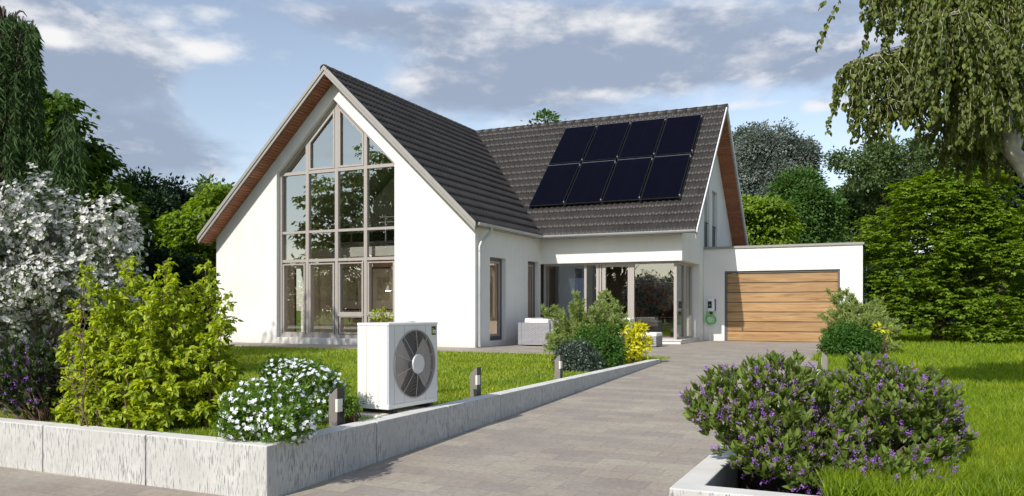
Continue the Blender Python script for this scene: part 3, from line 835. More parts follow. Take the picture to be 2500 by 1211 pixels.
# ------------------------------------------------------------------ wall charger
ch = empty('wall_charger', (-5.5, GF, 1.2), 'small white wall charging box with a coiled green cable left of the garage door', 'charger')
bm = BM(); box(bm, -5.635, -5.385, GF - .13, GF - .025, 1.02, 1.50); bmobj('housing', bm, M['charger'], ch, bevel=.025)
boxobj('back_plate', (-5.60, -5.355, GF - .06, GF - .002, 1.04, 1.46), M['black'], ch, bevel=.01)
sc_ = boxobj('screen', (-5.61, -5.47, GF - .137, GF - .128, 1.14, 1.38), M['screen'], ch, bevel=.004)
boxobj('display_mark', (-5.57, -5.52, GF - .1395, GF - .1375, 1.235, 1.25), M['whitem'], sc_)
boxobj('plug_holder', (-5.545, -5.455, GF - .12, GF - .02, .90, 1.02), M['black'], ch, bevel=.01)
pts = [(-5.60, GF - .12, 1.16), (-5.625, GF - .13, 1.05), (-5.655, GF - .12, .92), (-5.68, GF - .1, .80)]
paths = [(np.array(pts), np.full(4, .013))]
for k in range(5):
    a = np.linspace(0, 2 * PI, 33); rr = .165 + rng.normal(0, .008)
    cx_ = -5.515 + rng.normal(0, .008); cz_ = .745 + rng.normal(0, .008)
    paths.append((np.stack([cx_ + rr * 1.02 * np.sin(a), np.full(33, GF - .035 - .022 * k), cz_ + rr * np.cos(a)], -1), np.full(33, .014)))
tubes('cable', paths, M['cable'], ch, 7)

# ------------------------------------------------------------------ heat pump
o_hp = np.array([0, 0, 0]) + 7.79 * FW - 1.203 * RT
hp = empty('heat_pump', (0, 0, 0), 'white outdoor heat pump unit with a big round fan grille behind the driveway wall', 'heat pump')
PW, PD, PH, PZ = .83, .385, .845, .12
bm = BM()
a = np.linspace(0, 2 * PI, 49)[:-1]
FX, FZ, FR = .435, PZ + .425, .338
hole = [(FX + FR * math.cos(t), FZ + FR * math.sin(t)) for t in a]
prism(bm, [rect(.004, PW, PZ + .045, PZ + PH - .03), hole], onYp, 0, .012)
bmobj('front_plate', bm, M['casing2'], hp)
bm = BM(); box(bm, .0, PW, .013, PD, PZ + .045, PZ + PH - .03)
for f in [f for f in bm.faces if abs(f.calc_center_median().y - .013) < 1e-4]: bm.faces.remove(f)
bmobj('casing', bm, M['casing'], hp)
boxobj('lid', (-.006, PW + .006, -.007, PD + .006, PZ + PH - .029, PZ + PH), M['casing'], hp, bevel=.008)
boxobj('base_tray', (-.005, PW + .005, -.006, PD + .005, PZ, PZ + .044), M['casing'], hp, bevel=.006)
bm = BM()
for yy in (.115, .27): box(bm, -.0015, .0, yy, yy + .003, PZ + .045, PZ + PH - .03)
for xx in (.098, .255, .615): box(bm, xx, xx + .0028, -.0012, .0, PZ + .045, PZ + PH - .03)
bmobj('panel_seam', bm, M['coping'], hp)
bm = BM()
bmesh.ops.create_circle(bm, cap_ends=True, radius=FR - .001, segments=48, matrix=Matrix.Translation((FX, .16, FZ)) @ Matrix.Rotation(PI / 2, 4, 'X'))
dk = bmobj('fan_well', bm, M['black'], hp)
V_, Q_ = tube_np([(np.array([(FX, .012, FZ), (FX, .16, FZ)]), np.array([FR, FR]))], 48)
npmesh('well_ring', V_, Q_, M['black'], dk, True)
for k in range(2):
    bm = BM(); c0 = k * PI
    aa = np.linspace(c0 - .92, c0 + .92, 14)
    i0 = [bm.verts.new((FX + .06 * math.cos(t), .040 + .012 * math.sin((t - c0)), FZ + .06 * math.sin(t))) for t in aa]
    i1 = [bm.verts.new((FX + .325 * math.cos(t), .032 + .012 * math.sin((t - c0)), FZ + .325 * math.sin(t))) for t in aa]
    for i in range(13): bm.faces.new([i0[i], i0[i + 1], i1[i + 1], i1[i]])
    bmobj('fan_blade', bm, M['blade'], hp)
paths = []
for r in np.linspace(.085, FR - .004, 19):
    t = np.linspace(0, 2 * PI, 41)
    paths.append((np.stack([FX + r * np.cos(t), np.full(41, -.010 - .022 * (1 - (r / FR) ** 2)), FZ + r * np.sin(t)], -1), np.full(41, .0021)))
for k in range(10):
    t = (k + .5) / 10 * 2 * PI; rr = np.linspace(.07, FR + .006, 6)
    paths.append((np.stack([FX + rr * np.cos(t), -.012 - .024 * (1 - (rr / FR) ** 2), FZ + rr * np.sin(t)], -1), np.full(6, .0042)))
t = np.linspace(0, 2 * PI, 49)
paths.append((np.stack([FX + (FR + .006) * np.cos(t), np.full(49, -.006), FZ + (FR + .006) * np.sin(t)], -1), np.full(49, .007)))
gr = tubes('fan_grille', paths, M['grille'], hp, 5)
bm = BM()
bmesh.ops.create_cone(bm, cap_ends=True, segments=40, radius1=.102, radius2=.096, depth=.016, matrix=Matrix.Translation((FX, -.042, FZ)) @ Matrix.Rotation(PI / 2, 4, 'X'))
bmobj('grille_hub', bm, M['hub'], gr)
bg = boxobj('badge', (.728, .800, -.004, -.0005, PZ + PH - .135, PZ + PH - .045), M['blackm'], hp)
zb = PZ + PH - .118
bm = BM(); box(bm, .738, .752, -.0055, -.004, zb, zb + .034); box(bm, .738, .752, -.0055, -.004, zb + .042, zb + .055); bmobj('letter_i', bm, M['yellow'], bg)
bm = BM(); box(bm, .759, .770, -.0055, -.004, zb, zb + .038); box(bm, .782, .793, -.0055, -.004, zb, zb + .030); box(bm, .770, .789, -.0055, -.004, zb + .028, zb + .039); bmobj('letter_n', bm, M['whitem'], bg)
boxes('foot', [(xx, xx + .06, .0, PD, PZ - .045, PZ) for xx in (.08, PW - .14)], M['rubber'], hp)
boxes('lid_screw', [(x, x + .05, y, y + .04, PZ + PH, PZ + PH + .008) for (x, y) in ((.5, .1), (.66, .2))], M['alu'], hp)
ang = math.atan2(.87 * FW[1] + .49 * RT[1], .87 * FW[0] + .49 * RT[0])
hp.location = (o_hp[0], o_hp[1], 0); hp.rotation_euler = (0, 0, ang)
pl = empty('equipment_plinth', (0, 0, 0), 'cream plinth block under the heat pump', 'plinth')
boxobj('block', (-.10, PW + .02, .045, PD - .02, -.03, PZ - .046), M['cream'], pl, bevel=.02)
pl.location = hp.location; pl.rotation_euler = hp.rotation_euler
sl = empty('paving_slab', (0, 0, 0), 'grey stone slab lying in front of the heat pump plinth', 'slab')
boxobj('slab', (-.62, -.11, -.02, .40, -.03, .035), M['slabc'], sl, bevel=.006)
sl.location = hp.location; sl.rotation_euler = hp.rotation_euler

# ------------------------------------------------------------------ bollards
def make_bollard():
    t = empty('bollard_light', (0, 0, 0), 'x', 'bollard light', 'bollard lights beside the driveway')
    prof = [(-.09, 0), (.0, 0), (.0, .41), (-.012, .41), (-.09, .335)]
    bm = BM(); prism(bm, [prof], onYp, .003, .107)
    # opening for the light
    bmobj('post', bm, M['boll'], t, bevel=.002)
    for y0, y1 in ((0, .0028), (.1072, .11)):
        bm = BM(); prism(bm, [prof], onYp, y0, y1); bmobj('side_plate', bm, M['bollside'], t)
    boxobj('lamp', (-.02, .006, -.002, .075, .20, .315), M['opal'], t, bevel=.003)
    return t
b0 = make_bollard()
specs = [(-4.385, 5.76, 0, 'dark bollard light among the small white flowers'),
         (-4.44, 8.54, 0, 'dark bollard light on the open lawn right of the heat pump'),
         (-4.50, 11.41, 0, 'dark bollard light at the left edge of the dark round bush'),
         (-4.52, 14.62, 0, 'dark bollard light in front of the yellow leaved shrub'),
         (-.93, 14.05, PI, 'grey bollard light by the right lawn at the far end of the pale kerb'),
         (-.93, 11.35, PI, 'dark bollard light half hidden behind the purple flowering shrub')]
for i, (x, y, rz, lab) in enumerate(specs):
    o = b0 if i == 0 else copy_tree(b0)
    o.location = (x, y, -.01); o.rotation_euler = (0, 0, rz); o['label'] = lab

# ------------------------------------------------------------------ garden furniture
sf = empty('wicker_sofa', (-9.4, 22.9, 0), 'grey wicker corner sofa with white cushions on the terrace', 'sofa')
boxobj('arm_panel', (-9.90, -9.00, 21.95, 22.10, .03, .70), M['wicker'], sf, bevel=.012)
boxobj('back_panel', (-10.02, -9.90, 21.95, 24.62, .03, .70), M['wicker'], sf, bevel=.012)
boxobj('back_panel', (-9.90, -6.95, 24.50, 24.62, .03, .70), M['wicker'], sf, bevel=.012)
boxobj('arm_panel', (-7.08, -6.95, 23.60, 24.50, .03, .70), M['wicker'], sf, bevel=.012)
boxobj('seat_base', (-9.90, -9.02, 22.10, 24.50, .03, .30), M['wicker'], sf, bevel=.012)
boxobj('seat_base', (-9.02, -7.08, 23.62, 24.50, .03, .30), M['wicker'], sf, bevel=.012)
def cushion(dims):
    c = boxobj('cushion', dims, M['cushion'], sf, bevel=.05); c.modifiers['bevel'].segments = 4; return c
for y in (22.12, 23.32): cushion((-9.70, -9.0, y, y + 1.17, .30, .45)); cushion((-9.89, -9.69, y, y + 1.17, .42, .83))
for x in (-9.0, -8.05): cushion((x, x + .93, 23.62, 24.3, .30, .45)); cushion((x, x + .93, 24.30, 24.49, .42, .83))
cushion((-9.70, -9.05, 21.98, 22.2, .45, .81)); cushion((-7.5, -7.1, 23.9, 24.28, .45, .83))
ot = empty('ottoman', (-6.0, 22.9, 0), 'low grey wicker footstool with a white cushion on the terrace', 'footstool')
boxobj('wicker_base', (-6.72, -5.98, 22.72, 23.42, .02, .30), M['wicker'], ot, bevel=.012)
c = boxobj('cushion', (-6.73, -5.97, 22.71, 23.43, .30, .42), M['cushion'], ot, bevel=.045); c.modifiers['bevel'].segments = 4

# things inside
def picture(x0, x1, z0, z1, y, mat, lab, border=.13):
    t = empty('picture', ((x0 + x1) / 2, y, z0), lab, 'picture')
    bm = BM(); prism(bm, [rect(x0, x1, z0, z1), rect(x0 + .035, x1 - .035, z0 + .035, z1 - .035)], onYp, y - .04, y - .004); bmobj('frame', bm, M['black'], t)
    if border: boxobj('mount', (x0 + .035, x1 - .035, y - .02, y - .004, z0 + .035, z1 - .035), M['whitem'], t)
    boxobj('artwork', (x0 + border, x1 - border, y - .026, y - .0205, z0 + border * 1.5, z1 - border * 1.5), mat, t)
picture(-19.91, -18.89, 1.08, 2.74, 26.495, M['art1'], 'framed charcoal drawing behind the third lower pane of the gable window', .24)
picture(-18.46, -17.38, 1.08, 2.74, 26.495, M['art1'], 'framed grey landscape print behind the right lower pane of the gable window', .24)
picture(-9.1, -7.0, 0.75, 2.15, 29.79, M['art3'], 'large red and dark painting inside the terrace room', .04)
PX, PY, PZ_ = -16.37, 24.5, 1.87
pd = empty('pendant_lamp', (PX, PY, 2.9), 'small lit white pendant lamp hanging in front of the framed print', 'lamp')
bm = BM(); bmesh.ops.create_cone(bm, cap_ends=False, segments=20, radius1=.10, radius2=.03, depth=.2, matrix=Matrix.Translation((PX, PY, PZ_))); bmobj('lamp_shade', bm, M['whitem'], pd, smooth=True)
tubes('cord', [(np.array([(PX, PY, PZ_ + .1), (PX, PY, 2.93)]), np.array([.006, .006]))], M['black'], pd)
pl_ = bpy.data.lights.new('pendant_bulb', 'POINT'); pl_.energy = 55; pl_.color = (1, .85, .68); pl_.shadow_soft_size = .06
po = bpy.data.objects.new('pendant_bulb', pl_); C.objects.link(po); po.location = (PX, PY, PZ_ - .14)
cu = boxobj('curtain', (-10.3, -9.2, 25.75, 25.82, .12, 2.68), M['blue']); tag(cu, 'dark blue curtain behind the left terrace glazing', 'curtain')
ds_ = empty('dark_sofa', (-8.2, 27.2, .12), 'dark brown sofa inside the terrace room', 'sofa')
boxobj('seat', (-8.9, -7.2, 26.8, 27.6, .12, .50), M['dsofa'], ds_, bevel=.03); boxobj('backrest', (-8.9, -7.2, 27.6, 27.8, .12, .85), M['dsofa'], ds_, bevel=.03)
ac = empty('armchair', (-12.2, 22.6, .16), 'orange leather armchair behind the narrow window', 'chair')
boxobj('seat', (-12.8, -12.1, 22.4, 23.1, .35, .55), M['orange'], ac, bevel=.04); boxobj('backrest', (-12.95, -12.8, 22.4, 23.1, .35, 1.1), M['orange'], ac, bevel=.04)
boxobj('leg', (-12.7, -12.2, 22.5, 23.0, .16, .349), M['darkframe'], ac)

# ------------------------------------------------------------------ plants
def norm(a): return a / (np.linalg.norm(a, axis=-1, keepdims=True) + 1e-9)
def rdir(n): return norm(rng.normal(size=(n, 3)))

def leafgeo(P, A, N, L, W, shape='diamond', fold=.18, droop=.12):
    A = norm(A); S = norm(np.cross(A, N)); Nn = np.cross(S, A)
    L = np.broadcast_to(np.asarray(L, float), (len(P),))[:, None]; W = np.broadcast_to(np.asarray(W, float), (len(P),))[:, None]
    n = len(P); b = np.arange(n)[:, None]
    if shape == 'diamond':
        V = np.stack([P, P + .42 * L * A + .5 * W * S + fold * W * Nn, P + L * A - droop * L * Nn, P + .42 * L * A - .5 * W * S + fold * W * Nn], 1)
        F = np.concatenate([b * 4 + np.array([[0, 1, 2]]), b * 4 + np.array([[0, 2, 3]])])
        return V.reshape(-1, 3), F
    V = np.stack([P, P + .28 * L * A + .46 * W * S + fold * W * Nn, P + .62 * L * A + .40 * W * S + (fold * W - droop * .3 * L) * Nn, P + L * A - droop * L * Nn,
                  P + .62 * L * A - .40 * W * S + (fold * W - droop * .3 * L) * Nn, P + .28 * L * A - .46 * W * S + fold * W * Nn], 1)
    F = np.concatenate([b * 6 + np.array([[0, 1, 2, 3]]), b * 6 + np.array([[0, 3, 4, 5]])])
    return V.reshape(-1, 3), F

def leaves(name, P, A, N, L, W, m, parent, shape='diamond', **kw):
    V, F = leafgeo(P, A, N, L, W, shape, **kw)
    return npmesh(name, V, F, m, parent)

def crown(blobs, n, shell=.55, rough=.22, lobes=0):
    """points in a union of ellipsoids given in garden directions: (px, py, rx_px, ry_px, depth[, depth radius m])"""
    vol = np.array([b[2] * b[3] for b in blobs], float); vol /= vol.sum()
    cnt = rng.multinomial(n, vol)
    P, O = [], []
    for b, k in zip(blobs, cnt):
        if k == 0: continue
        px, py, rx, ry, d = b[:5]
        rxm, rym = rx * d / F0, ry * d / F0
        rd = b[5] if len(b) > 5 else rxm
        c = AT(px, py, d)
        u = rdir(k)
        ph = rng.uniform(0, 6.28, 6)
        mod = 1 + rough * (np.sin(5 * u[:, 0] + ph[0]) * np.sin(6 * u[:, 2] + ph[1]) + .6 * np.sin(11 * u[:, 2] + ph[2]) * np.sin(9 * u[:, 1] + ph[3]))
        r = (shell + (1 - shell) * rng.random(k) ** .6) * mod
        off = u * r[:, None]
        if lobes:
            lc = rdir(lobes); lr = rng.uniform(.26, .46, lobes); li = rng.integers(0, lobes, k)
            u2 = norm(rdir(k) + .45 * lc[li] + np.array([0, 0, .35]))
            off = lc[li] * (1.0 - lr[li] * .85)[:, None] + u2 * (lr[li] * (.75 + .3 * rng.random(k)))[:, None]
            u = norm(u2 + .3 * lc[li])
        P.append(c + off[:, :1] * rxm * RT + off[:, 1:2] * rd * FW + off[:, 2:] * rym * UP)
        O.append(norm(u[:, :1] / rxm * RT + u[:, 1:2] / rd * FW + u[:, 2:] / rym * UP))
    return np.concatenate(P), np.concatenate(O)

def spray(P, O, k, cr, flat=.35, L=.2, W=.12, style='layer', palm=0):
    """k leaves round every cluster centre"""
    n = len(P); Pc = np.repeat(P, k, 0); Oc = np.repeat(O, k, 0); m = n * k
    cr_ = np.repeat(cr * rng.uniform(.6, 1.3, n), k)[:, None]
    if style == 'layer':
        a = rng.uniform(0, 2 * PI, m); r = np.sqrt(rng.random(m))
        x, y = np.cos(a) * r, np.sin(a) * r
        H = np.stack([x, y, np.zeros(m)], -1)
        Q = Pc + cr_ * (H * np.array([1, 1, 0]) + np.stack([np.zeros(m)] * 2 + [-.45 * r * r + rng.normal(0, flat * .3, m)], -1)) + Oc * cr_ * .25
        A = H + .35 * rdir(m) + np.array([0, 0, -.35]); N = UP + .35 * rdir(m) + .25 * H
    else:
        u = rdir(m); r = rng.random(m)[:, None] ** .45
        Q = Pc + u * r * cr_
        A = u + .6 * Oc + .5 * rdir(m) + np.array([0, 0, -.2]); N = Oc + UP * .6 + .7 * rdir(m)
    if palm:
        Nn = norm(N); A = norm(A - (A * Nn).sum(1, keepdims=True) * Nn); S = np.cross(Nn, A)
        Ps, As, Ns, Ls = [], [], [], []
        for j in range(palm):
            t = (j - (palm - 1) / 2) * (2.3 / palm)
            Ps.append(Q); As.append(A * math.cos(t) + S * math.sin(t)); Ns.append(Nn); Ls.append(np.full(m, L * (1 - .25 * abs(t))))
        return np.concatenate(Ps), np.concatenate(As), np.concatenate(Ns), np.concatenate(Ls) * rng.uniform(.75, 1.2, m * palm)
    return Q, A, N, L * rng.uniform(.65, 1.25, m)

def boughs(root, top_h, centers, tr, k=26, wob=.06):
    """trunk + limbs reaching into the crown"""
    root = np.asarray(root, float)
    idx = rng.choice(len(centers), min(k, len(centers)), replace=False)
    top_h = min(top_h, .72 * (centers[:, 2].max() - root[2]))
    paths = []
    top = root + np.array([rng.normal(0, .1), rng.normal(0, .1), top_h])
    tp = curve_pts(root, top, n=9, wob=wob * .5)
    paths.append((tp, np.linspace(tr, tr * .22, 9) * np.array([1.35] + [1] * 8)))
    for i in idx:
        c = centers[i]
        f = np.clip((c[2] - root[2]) / top_h * rng.uniform(.35, .8), .12, .95)
        s = tp[int(f * 8)]
        p = curve_pts(s, c, sag=.06 * np.linalg.norm(c - s), n=7, wob=wob)
        r0 = tr * (.45 - .25 * f) * rng.uniform(.6, 1)
        paths.append((p, np.linspace(r0, r0 * .15 + .003, 7)))
        for _ in range(2):
            c2 = centers[rng.integers(len(centers))]
            if np.linalg.norm(c2 - c) < .8 * top_h * .5:
                p2 = curve_pts(p[4], c2, n=5, wob=wob); paths.append((p2, np.linspace(r0 * .4, .004, 5)))
    return paths

def tree(name, label, cat, root, blobs, n, k, cr, L, W, m, tr, top_h, style='blob', palm=0, group=None, bark='bark', shell=.5, limbs=26, rough=.22, shape='diamond', flat=.35, fill=0, lobes=11):
    t = empty(name, tuple(root), label, cat, group)
    P, O = crown(blobs, n, shell, rough, lobes)
    if fill:
        P2, O2 = crown(blobs, fill, .1, .1); PP = np.concatenate([P, P2]); OO = np.concatenate([O, O2])
    else: PP, OO = P, O
    Q, A, N, LL = spray(PP, OO, k, cr, flat, L, W, style, palm)
    leaves('foliage', Q, A, N, LL, LL * (W / L), m, t, shape)
    tubes('trunk', boughs(root, top_h, P, tr, limbs), M[bark], t, 6)
    return t
def ground(px, d, z=G):
    p = AT(px, HY, d); p[2] = z; return p

# leaf colours
LM = dict(
    mirror=leaf_mat('sunny_chestnut_leaf', (.10, .17, .03), (.22, .30, .06), .5),
    grass2=leaf_mat('long_grass_blade', (.08, .15, .004), (.32, .42, .014), .40, gloss=.02, patch=True),
    willow=leaf_mat('willow_leaf', (.020, .050, .012), (.052, .105, .022), .28, gloss=.01),
    maple=leaf_mat('bright_maple_leaf', (.095, .17, .012), (.24, .35, .028), .40, gloss=.03),
    maple2=leaf_mat('left_maple_leaf', (.045, .095, .010), (.10, .18, .018), .35),
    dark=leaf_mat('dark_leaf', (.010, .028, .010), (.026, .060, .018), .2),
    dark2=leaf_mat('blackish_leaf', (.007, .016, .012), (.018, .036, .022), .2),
    grey=leaf_mat('greyish_leaf', (.12, .15, .125), (.21, .245, .21), .2),
    mid=leaf_mat('mid_green_leaf', (.045, .11, .020), (.095, .18, .036), .3),
    olive=leaf_mat('olive_leaf', (.060, .105, .030), (.12, .175, .055), .3),
    birch=leaf_mat('birch_leaf', (.055, .082, .010), (.15, .185, .026), .35, gloss=.03),
    hedge=leaf_mat('yellow_green_leaf', (.15, .23, .012), (.50, .58, .045), .42),
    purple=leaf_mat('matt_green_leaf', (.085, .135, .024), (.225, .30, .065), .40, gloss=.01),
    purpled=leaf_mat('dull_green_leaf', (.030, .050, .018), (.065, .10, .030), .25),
    flowerp=leaf_mat('purple_petal', (.24, .07, .42), (.55, .26, .78), .35),
    white=leaf_mat('white_petal', (.46, .46, .44), (.84, .83, .80), .3),
    white2=leaf_mat('cool_white_petal', (.66, .69, .76), (.88, .90, .93), .3),
    small=leaf_mat('narrow_green_leaf', (.07, .15, .014), (.16, .28, .03), .38, gloss=.02),
    wispy=leaf_mat('wispy_leaf', (.20, .28, .07), (.38, .46, .15), .40),
    lush=leaf_mat('lush_leaf', (.030, .095, .010), (.075, .18, .020), .35),
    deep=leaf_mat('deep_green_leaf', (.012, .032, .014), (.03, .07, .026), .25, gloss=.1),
    gold=leaf_mat('golden_leaf', (.46, .47, .008), (.72, .70, .03), .40),
    grass=leaf_mat('grass_blade', (.13, .21, .005), (.37, .45, .030), .40, gloss=.03, patch=True),
    blossomleaf=leaf_mat('blossom_leaf', (.06, .09, .03), (.13, .17, .06), .3),
)

# ---- background trees -------------------------------------------------
# right of the house
tree('broadleaf_tree', 'tall loose grey green tree behind the garage, the greyest one', 'tree', ground(1870, 62), [(1850, 375, 62, 62, 60), (1905, 400, 75, 75, 60), (1945, 395, 42, 42, 60), (1830, 440, 50, 60, 60), (1890, 480, 75, 50, 60)],
     1500, 34, .8, .21, .12, LM['grey'], .5, 12, 'blob', bark='barkbirch', shell=.45, limbs=46, rough=.3)
tree('maple_tree', 'bright green maple behind the garage roof next to the brown verge', 'tree', ground(1850, 45), [(1845, 560, 75, 80, 44), (1815, 520, 40, 50, 44), (1880, 600, 50, 55, 44)],
     480, 26, .62, .24, .15, LM['maple'], .25, 6, 'layer', shell=.6, limbs=14, fill=100)
tree('broadleaf_tree', 'mid green rounded tree behind the garage, left of the dark gap', 'tree', ground(1955, 52), [(1955, 510, 75, 78, 51), (1930, 580, 80, 70, 51), (2000, 560, 55, 80, 51)],
     900, 34, .75, .22, .13, LM['mid'], .35, 9, 'blob', shell=.55, limbs=20, fill=120)
tree('oak_tree', 'dark olive tree above the right end of the garage', 'tree', ground(2070, 58), [(2075, 570, 75, 90, 57), (2040, 520, 30, 40, 57), (2110, 500, 55, 50, 57)],
     900, 32, .8, .23, .14, LM['olive'], .4, 10, 'blob', shell=.45, limbs=26, fill=60)
tree('oak_tree', 'spreading oak with bare looking side branches against the sky', 'tree', ground(2200, 55), [(2075, 392, 42, 22, 52), (2110, 425, 36, 26, 52), (2150, 385, 40, 36, 53), (2200, 410, 75, 60, 54), (2290, 400, 80, 60, 54), (2180, 470, 80, 50, 54)],
     800, 32, .7, .22, .14, LM['olive'], .5, 11, 'blob', shell=.4, limbs=44, rough=.35)
tree('maple_tree', 'big bright green maple spreading over the right lawn', 'tree', ground(2285, 27.5), [(2270, 560, 150, 130, 27, 2.0), (2340, 500, 120, 90, 27, 2.0), (2210, 640, 120, 130, 27, 2.0), (2380, 640, 160, 150, 27, 2.2), (2460, 700, 110, 120, 26.5, 2.0), (2260, 740, 110, 85, 26.5, 1.8), (2380, 770, 130, 65, 26, 1.8), (2340, 465, 75, 62, 27.5, 1.6), (2400, 540, 80, 70, 27.5, 1.6), (2180, 560, 70, 60, 27, 1.4), (2500, 560, 80, 90, 28, 2)],
     2500, 11, .32, .15, .105, LM['maple'], .16, 5.0, 'layer', palm=3, shell=.55, limbs=60, rough=.2, flat=.2, fill=160, lobes=12)
tree('conifer_tree', 'blackish evergreen at the right edge behind the bright maple', 'tree', ground(2450, 34), [(2440, 400, 60, 60, 33), (2480, 480, 70, 110, 33), (2500, 380, 60, 60, 33)],
     500, 30, .6, .22, .13, LM['dark2'], .3, 7, 'blob', shell=.5, fill=120)
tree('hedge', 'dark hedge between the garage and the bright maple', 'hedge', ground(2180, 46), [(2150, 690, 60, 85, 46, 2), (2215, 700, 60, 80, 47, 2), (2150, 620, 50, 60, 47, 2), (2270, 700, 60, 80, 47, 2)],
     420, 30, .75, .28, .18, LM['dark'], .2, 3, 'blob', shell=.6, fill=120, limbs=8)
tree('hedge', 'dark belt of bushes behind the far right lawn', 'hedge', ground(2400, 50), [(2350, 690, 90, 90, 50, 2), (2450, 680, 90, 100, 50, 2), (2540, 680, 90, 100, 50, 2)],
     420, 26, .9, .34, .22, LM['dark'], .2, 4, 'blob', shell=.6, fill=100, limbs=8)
tree('broadleaf_tree', 'tip of a green tree showing above the wing ridge', 'tree', ground(1330, 62), [(1330, 325, 38, 32, 60), (1330, 400, 60, 60, 60)],
     130, 26, .8, .34, .22, LM['mid'], .4, 13, 'blob', limbs=12)
# left of the house
tree('maple_tree', 'light green maple touching the left roof eave', 'tree', ground(480, 34), [(515, 560, 62, 90, 33, 1.8), (470, 620, 62, 110, 33, 1.8), (550, 500, 36, 50, 33, 1.4), (455, 720, 70, 100, 33, 1.6), (520, 700, 50, 100, 33, 1.6)],
     520, 24, .5, .26, .16, LM['maple'], .16, 6, 'layer', shell=.6, limbs=22, fill=100)
tree('broadleaf_tree', 'small rounded dark tree on the skyline left of the roof', 'tree', ground(520, 70), [(530, 480, 42, 36, 68), (480, 510, 30, 30, 68), (510, 540, 70, 50, 68)],
     260, 28, 1.0, .36, .24, LM['olive'], .4, 12, 'blob')
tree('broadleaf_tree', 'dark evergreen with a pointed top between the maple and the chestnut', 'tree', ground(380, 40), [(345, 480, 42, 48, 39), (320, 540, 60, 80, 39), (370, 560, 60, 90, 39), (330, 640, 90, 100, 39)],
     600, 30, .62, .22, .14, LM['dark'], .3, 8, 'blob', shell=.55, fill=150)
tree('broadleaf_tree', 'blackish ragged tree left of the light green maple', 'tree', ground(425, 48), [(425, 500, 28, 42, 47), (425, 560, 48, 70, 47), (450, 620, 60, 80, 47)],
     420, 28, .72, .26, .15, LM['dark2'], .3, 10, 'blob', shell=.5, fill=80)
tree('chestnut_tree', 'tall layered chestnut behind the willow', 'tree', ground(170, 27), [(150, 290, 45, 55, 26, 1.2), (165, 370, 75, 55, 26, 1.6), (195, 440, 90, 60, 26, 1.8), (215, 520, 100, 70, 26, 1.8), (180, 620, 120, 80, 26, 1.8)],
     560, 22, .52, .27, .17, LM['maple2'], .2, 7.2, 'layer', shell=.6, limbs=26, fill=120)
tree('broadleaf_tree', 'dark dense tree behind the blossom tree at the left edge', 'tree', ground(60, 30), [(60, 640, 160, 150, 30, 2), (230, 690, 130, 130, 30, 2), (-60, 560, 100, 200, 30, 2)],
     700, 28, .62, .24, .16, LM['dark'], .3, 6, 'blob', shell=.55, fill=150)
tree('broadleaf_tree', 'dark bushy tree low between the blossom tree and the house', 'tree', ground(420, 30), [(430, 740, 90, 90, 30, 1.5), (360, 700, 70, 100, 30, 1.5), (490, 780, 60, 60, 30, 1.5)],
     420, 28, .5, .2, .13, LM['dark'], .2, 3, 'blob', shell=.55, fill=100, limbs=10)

tree('hedge', 'dense green hedge behind the house seen through the lower left panes', 'hedge', (-24.5, 26.5, G), [(600, 720, 70, 75, 34.5, 2.5)], 260, 26, .5, .2, .13, LM['mid'], .12, 2, 'blob', limbs=8, fill=60)

# ---- weeping willow ---------------------------------------------------
def willow():
    d = 17.0
    t = empty('willow_tree', tuple(ground(-20, d)), 'weeping willow with long hanging strands at the left edge', 'willow tree')
    Ps, As, Ns, paths = [], [], [], []
    limbs = []
    domes = [(15, 20, 80, 26, 50), (68, 150, 32, 10, 18), (-70, 60, 110, 30, 40), (162, 260, 36, 42, 38), (110, 390, 70, 40, 40), (30, 300, 100, 60, 55), (0, 480, 120, 60, 50)]
    for (cx, cy, rx, ry, k) in domes:
        c0 = AT(cx, cy + 60, d)
        for _ in range(k * 2):
            u = rng.uniform(-1, 1); w = rng.uniform(-1, 1)
            px = cx + rx * u; py = cy + ry * (u * u * 1.6) + rng.uniform(0, ry * .8)
            s = AT(px, py, d + w * 1.6)
            ln_ = rng.uniform(120, 330) * d / F0
            n = 12
            tt = np.linspace(0, 1, n)
            side = (RT * u + FW * w) * .12
            pts = s + side * np.sqrt(tt)[:, None] * .6 - UP * (ln_ * tt)[:, None]
            pts[0] = s - side * .4 - UP * .04
            paths.append((pts, np.linspace(.004, .0015, n)))
            if rng.random() < .25: limbs.append(s)
            m = int(ln_ / .042)
            f = np.sort(rng.random(m)); i = np.clip((f * (n - 1)).astype(int), 0, n - 2); fr = (f * (n - 1) - i)[:, None]
            p = pts[i] * (1 - fr) + pts[i + 1] * fr
            sd = np.where(rng.random(m) < .5, -1, 1)[:, None]
            ax = rng.uniform(0, 2 * PI, m)
            hd = np.stack([np.cos(ax), np.sin(ax), np.zeros(m)], -1) * .55 + RT * sd * .55
            Ps.append(p); As.append(hd + np.array([0, 0, -1.0])); Ns.append(FW * -1 + .6 * rdir(m))
    P, A, N = map(np.concatenate, (Ps, As, Ns))
    L = rng.uniform(.14, .25, len(P))
    leaves('foliage', P, A, N, L, .036, LM['willow'], t)
    root = ground(-20, d)
    tp = curve_pts(root, AT(10, 120, d), n=9, wob=.08)
    pp = [(tp, np.linspace(.28, .08, 9))]
    for s in limbs[:50]:
        b = tp[rng.integers(3, 9)]; pp.append((curve_pts(b, s, sag=.4, n=7), np.linspace(.05, .008, 7)))
    tubes('trunk', pp, M['bark'], t, 6)
    tubes('strand', paths, M['greentwig'], t, 3)
willow()

